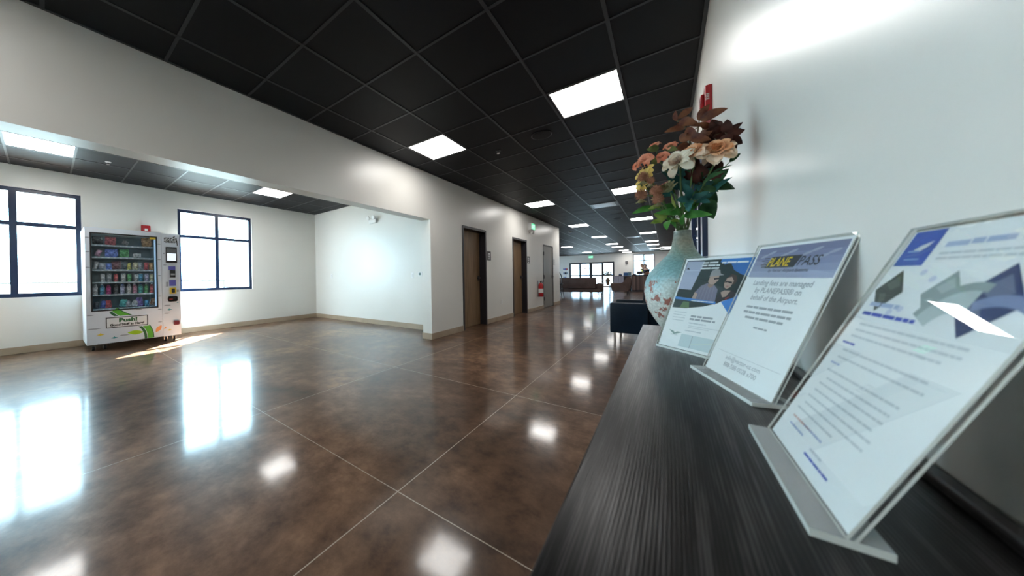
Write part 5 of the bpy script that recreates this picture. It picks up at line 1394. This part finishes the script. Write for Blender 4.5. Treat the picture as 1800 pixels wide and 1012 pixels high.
m = MB(); m.box(-2.37, -2.19, 22.68, 22.6995, .9755, 1.03); m.box(-2.37, -2.19, 22.7305, 22.80, .9755, .99); m.build('tray', BLACKM, b)
b = thing('monitor', 'dark monitor on the reception desk seen from behind', 'monitor', (-1.28, 22.85, 1.0155))
m = MB(); m.box(-1.42, -1.14, 22.80, 22.83, 1.055, 1.225, bevel=.006); m.build('screen_back', BLACKM, b)
m = MB(); m.box(-1.30, -1.26, 22.832, 22.85, 1.02, 1.15); m.box(-1.36, -1.20, 22.78, 22.95, 1.0155, 1.0195); m.build('stand', BLACKM, b)
b = thing('phone', 'black desk phone at the left end of the reception desk', 'phone', (-1.52, 22.7, 1.0155))
m = MB(); m.prism([(-1.60, 22.60, 1.0155), (-1.44, 22.60, 1.0155), (-1.44, 22.78, 1.0155), (-1.60, 22.78, 1.0155)], (0, .0, .05)); m.build('base', BLACKM, b)
m = MB(); m.box(-1.60, -1.55, 22.60, 22.78, 1.066, 1.095, bevel=.01); m.build('handset', BLACKM, b)

# bar stool at the wall end and leaflet tower by the entrance
o = thing('bar_stool', 'black metal stool with curved back, half hidden by the corridor wall end', 'stool', (-3.75, 14.1, 0))
m = MB(); m.lathe([(.19, .0), (.20, .015), (.19, .04), (.0, .045)], (-3.75, 14.1, .66), 28); m.build('seat', BLACKM, o, smooth=True)
m = MB(); m.tube([(-3.58, 14.02, .68), (-3.575, 14.02, .85), (-3.60, 14.02, 1.06), (-3.66, 14.03, 1.18), (-3.75, 14.03, 1.215), (-3.84, 14.03, 1.18), (-3.90, 14.03, 1.06), (-3.925, 14.03, .85), (-3.92, 14.02, .68)], .020, 10); m.build('backrest', BLACKM, o, smooth=True)
for sx_, sy_ in ((1, -1), (1, 1), (-1, -1), (-1, 1)):
    m = MB(); m.tube([(-3.75 + .12 * sx_, 14.1 + .12 * sy_, .66), (-3.75 + .20 * sx_, 14.1 + .20 * sy_, 0)], [.016, .012], 8); m.build('leg', BLACKM, o, smooth=True)
m = MB(); m.lathe([(.168, .28), (.18, .28), (.18, .30), (.168, .30), (.168, .28)], (-3.75, 14.1, 0), 24); m.build('foot_ring', BLACKM, o)
o = thing('leaflet_tower', 'white leaflet display stand with blue and dark cards beside the glass entrance', 'display stand', (-6.35, 26.0, 0))
m = MB(); m.box(-6.52, -6.18, 26.05, 26.09, .02, 1.60); m.box(-6.54, -6.16, 25.85, 26.20, 0, .0195); m.build('back_board', WHITEP, o)
for z in (.35, .72, 1.08, 1.40):
    m = MB(); m.box(-6.52, -6.18, 25.95, 26.049, z, z + .015); m.box(-6.52, -6.18, 25.95, 25.96, z + .0151, z + .06); m.build('shelf', WHITEP, o)
cols = [BINB, REDP, DRESS, BINT, PURPLE, SIGNW, BINB, DRESS, BINT, BINB, PURPLE, REDP]
for k in range(12):
    x = -6.50 + .11 * (k % 3); z = (.35, .72, 1.08, 1.40)[k // 3] + .0155
    m = MB(); m.box(x, x + .09, 25.985, 26.02, z, z + .20); c = m.build('leaflet_stack', cols[k], None)
    c.data.transform(Matrix.Translation((-(x + .045), -26.0, -z))); c.location = (x + .045, 26.0, z)
    props(c, 'stack of %s leaflets on the %s shelf of the leaflet stand, %s' % ({BINB: 'blue', REDP: 'red', DRESS: 'black', BINT: 'teal', PURPLE: 'violet', SIGNW: 'white'}[cols[k]], ('lowest', 'second', 'third', 'top')[k // 3], ('left', 'centre', 'right')[k % 3]), 'leaflets', 'leaflet stacks on the stand')

# ------------------------------------------------------------------ people behind the desk
def skin_mesh(name, joints, bones, mt, parent, root, sub=2):
    me = bpy.data.meshes.new(name); keys = list(joints); inv = root_matrix(parent).inverted()
    me.from_pydata([tuple(inv @ Vector(joints[k][0])) for k in keys], [(keys.index(a), keys.index(b)) for a, b in bones], [])
    o = bpy.data.objects.new(name, me); COL.objects.link(o); o.parent = parent
    md = o.modifiers.new('skin', 'SKIN'); md.use_smooth_shade = True
    for i, k in enumerate(keys):
        r = joints[k][1]; d = me.skin_vertices[0].data[i]; d.radius = (r, r) if not isinstance(r, tuple) else r; d.use_root = (k == root)
    s = o.modifiers.new('subdivision', 'SUBSURF'); s.levels = 1; s.render_levels = sub
    me.materials.append(mt); return o
SKINP = mat('person_skin', (.46, .27, .20), .5); GREYHAIR = mat('grey_hair', (.10, .09, .09), .7); BROWNHAIR = mat('brown_hair', (.14, .085, .05), .7)
NAVYT = mat('navy_shirt', (.010, .012, .028), .75); DENIM = mat('dark_trousers', (.02, .022, .03), .8); HIVIS = mat('hi_vis_yellow', (.68, .80, .03), .6); SHOE = mat('black_shoe', (.012, .012, .012), .5)
def person(label, hip, chest, head, hands, elbows, feet, face, shirt, hairmat, sleeve_to_elbow, group=None):
    o = thing('person', label, 'person', (hip[0], hip[1], 0), group)
    H, Cc, Hd = Vector(hip), Vector(chest), Vector(head); fc = Vector(face).normalized(); rt = fc.cross(Vector((0, 0, 1))).normalized()
    nk = Cc + (Hd - Cc) * .50
    J = dict(hip=(H, (.12, .10)), belly=((H * .5 + Cc * .5), (.125, .095)), chest=(Cc, (.145, .105)), neck=(nk, .052), head=(Hd - fc * .005, (.073, .088)), crown=(Hd + Vector((0, 0, .075)) - fc * .01, (.062, .075)), chin=(Hd + fc * .035 - Vector((0, 0, .075)), .040), nose=(Hd + fc * .098 - Vector((0, 0, .012)), .010), browp=(Hd + fc * .072 + Vector((0, 0, .02)), .030))
    B = [('hip', 'belly'), ('belly', 'chest'), ('chest', 'neck'), ('neck', 'head'), ('head', 'crown'), ('head', 'chin'), ('head', 'browp'), ('browp', 'nose')]
    CJ = dict(hip=(H, (.138, .118)), belly=((H * .5 + Cc * .5), (.145, .115)), chest=(Cc, (.165, .125)), collar=(nk - (nk - Cc) * .35, .07)); CB = [('hip', 'belly'), ('belly', 'chest'), ('chest', 'collar')]
    for s, nm in ((-1, 'l'), (1, 'r')):
        sh = Cc + rt * (s * .185) + Vector((0, 0, .07)); el = Vector(elbows[0 if s < 0 else 1]); ha = Vector(hands[0 if s < 0 else 1])
        J['sh' + nm] = (sh, .055); J['el' + nm] = (el, .040); J['wr' + nm] = (ha, .026); B += [('chest', 'sh' + nm), ('sh' + nm, 'el' + nm), ('el' + nm, 'wr' + nm)]
        d = (ha - el).normalized(); side = d.cross(Vector((0, 0, 1))); side = side.normalized() if side.length > .2 else rt
        J['palm' + nm] = (ha + d * .06, (.034, .016)); B.append(('wr' + nm, 'palm' + nm))
        for q, ln in enumerate((.070, .082, .076, .058)):
            b0 = ha + d * .085 + side * (.012 * (q - 1.5) * 1.4); J['f%s%da' % (nm, q)] = (b0, .0085); J['f%s%db' % (nm, q)] = (b0 + d * ln * .55 - Vector((0, 0, .006)), .008); J['f%s%dc' % (nm, q)] = (b0 + d * ln - Vector((0, 0, .018)), .0065)
            B += [('palm' + nm, 'f%s%da' % (nm, q)), ('f%s%da' % (nm, q), 'f%s%db' % (nm, q)), ('f%s%db' % (nm, q), 'f%s%dc' % (nm, q))]
        J['th' + nm] = (ha + d * .045 - side * .045 * -s, .009); J['tt' + nm] = (ha + d * .075 - side * .055 * -s, .007); B += [('wr' + nm, 'th' + nm), ('th' + nm, 'tt' + nm)]
        CJ['sh' + nm] = (sh, .072); CJ['se' + nm] = (sh + (el - sh) * (.75 if sleeve_to_elbow else .98), .058); CB += [('chest', 'sh' + nm), ('sh' + nm, 'se' + nm)]
        if not sleeve_to_elbow: CJ['sw' + nm] = (el + (ha - el) * .85, .045); CB.append(('se' + nm, 'sw' + nm))
        ft = Vector(feet[0 if s < 0 else 1]); hp = H + rt * (s * .09) - Vector((0, 0, .06)); kn = (hp + ft) / 2 + fc * .03
        J['hp' + nm] = (hp, .085); J['kn' + nm] = (kn, .058); J['an' + nm] = (ft + Vector((0, 0, .09)), .040); J['toe' + nm] = (ft + fc * .15 + Vector((0, 0, .035)), .034)
        B += [('hip', 'hp' + nm), ('hp' + nm, 'kn' + nm), ('kn' + nm, 'an' + nm), ('an' + nm, 'toe' + nm)]
    skin_mesh('body', J, B, SKINP, o, 'hip', 1)
    skin_mesh('shirt' if sleeve_to_elbow else 'jacket', CJ, CB, shirt, o, 'hip', 1)
    TJ = dict(hip=(H, (.135, .115))); TB = []
    for s, nm in ((-1, 'l'), (1, 'r')):
        TJ['hp' + nm] = (J['hp' + nm][0], .10); TJ['kn' + nm] = (J['kn' + nm][0], .074); TJ['an' + nm] = (J['an' + nm][0], .060); TB += [('hip', 'hp' + nm), ('hp' + nm, 'kn' + nm), ('kn' + nm, 'an' + nm)]
    skin_mesh('trousers', TJ, TB, DENIM, o, 'hip', 1)
    for s, nm in ((-1, 'l'), (1, 'r')):
        ft = J['toe' + nm][0]; m = MB(); c = ft - fc * .07; m.ball((c.x, c.y, .045), .05, 2, scale=(.9 + 1.1 * abs(fc.x), .9 + 1.1 * abs(fc.y), .88)); m.build('shoe', SHOE, o, smooth=True)
    m = MB()
    vs = m.ball((0, 0, 0), .098, 3, scale=(.92, 1.08, 1.12))
    q = Vector((0, 1, 0)).rotation_difference(Vector((fc.x, fc.y, 0)).normalized())
    kill = [v_ for v_ in vs if v_.co.y > .035 and v_.co.z < .055 or v_.co.z < -.075]
    bmesh.ops.delete(m.bm, geom=kill, context='VERTS')
    for v_ in m.bm.verts: v_.co = Hd + Vector((0, 0, .02)) + q @ v_.co
    m.build('hair', hairmat, o, smooth=True)
    m = MB()
    for s in (-1, 1): m.ball(Hd + fc * .088 + rt * (s * .030) + Vector((0, 0, .008)), .010, 2)
    m.build('eyes', SIGNW, o, smooth=True)
    m = MB(); c = Hd + fc * .083 - Vector((0, 0, .055)); m.ball(c, .02, 2, scale=(1, .5, .3)); m.build('mouth', mat('lips', (.35, .14, .12), .5) if 'lips' not in MATS else MATS['lips'], o, smooth=True)
    for s in (-1, 1):
        m = MB(); m.ball(Hd + rt * (s * .085) - Vector((0, 0, .01)), .026, 2, scale=(.5, .8, 1.2)); m.build('ear', SKINP, o, smooth=True)
    return o
person('person with grey hair in a navy top leaning a forearm on the reception desk', (-.98, 23.62, .95), (-.99, 23.48, 1.27), (-1.02, 23.42, 1.545), [(-1.24, 23.18, 1.075), (-.84, 23.16, 1.062)], [(-1.24, 23.44, 1.07), (-.78, 23.40, 1.07)], [(-1.08, 23.65, 0), (-.88, 23.65, 0)], (-.6, -.8, 0), NAVYT, GREYHAIR, True, 'people behind the reception desk')
person('person in a bright yellow high visibility jacket behind the one in navy', (-1.02, 24.25, .95), (-1.10, 24.20, 1.28), (-1.24, 24.15, 1.60), [(-1.42, 23.92, 1.10), (-.78, 23.92, 1.02)], [(-1.42, 24.20, 1.10), (-.74, 24.2, 1.05)], [(-1.12, 24.28, 0), (-.92, 24.28, 0)], (-.5, -.85, 0), HIVIS, BROWNHAIR, False, 'people behind the reception desk')
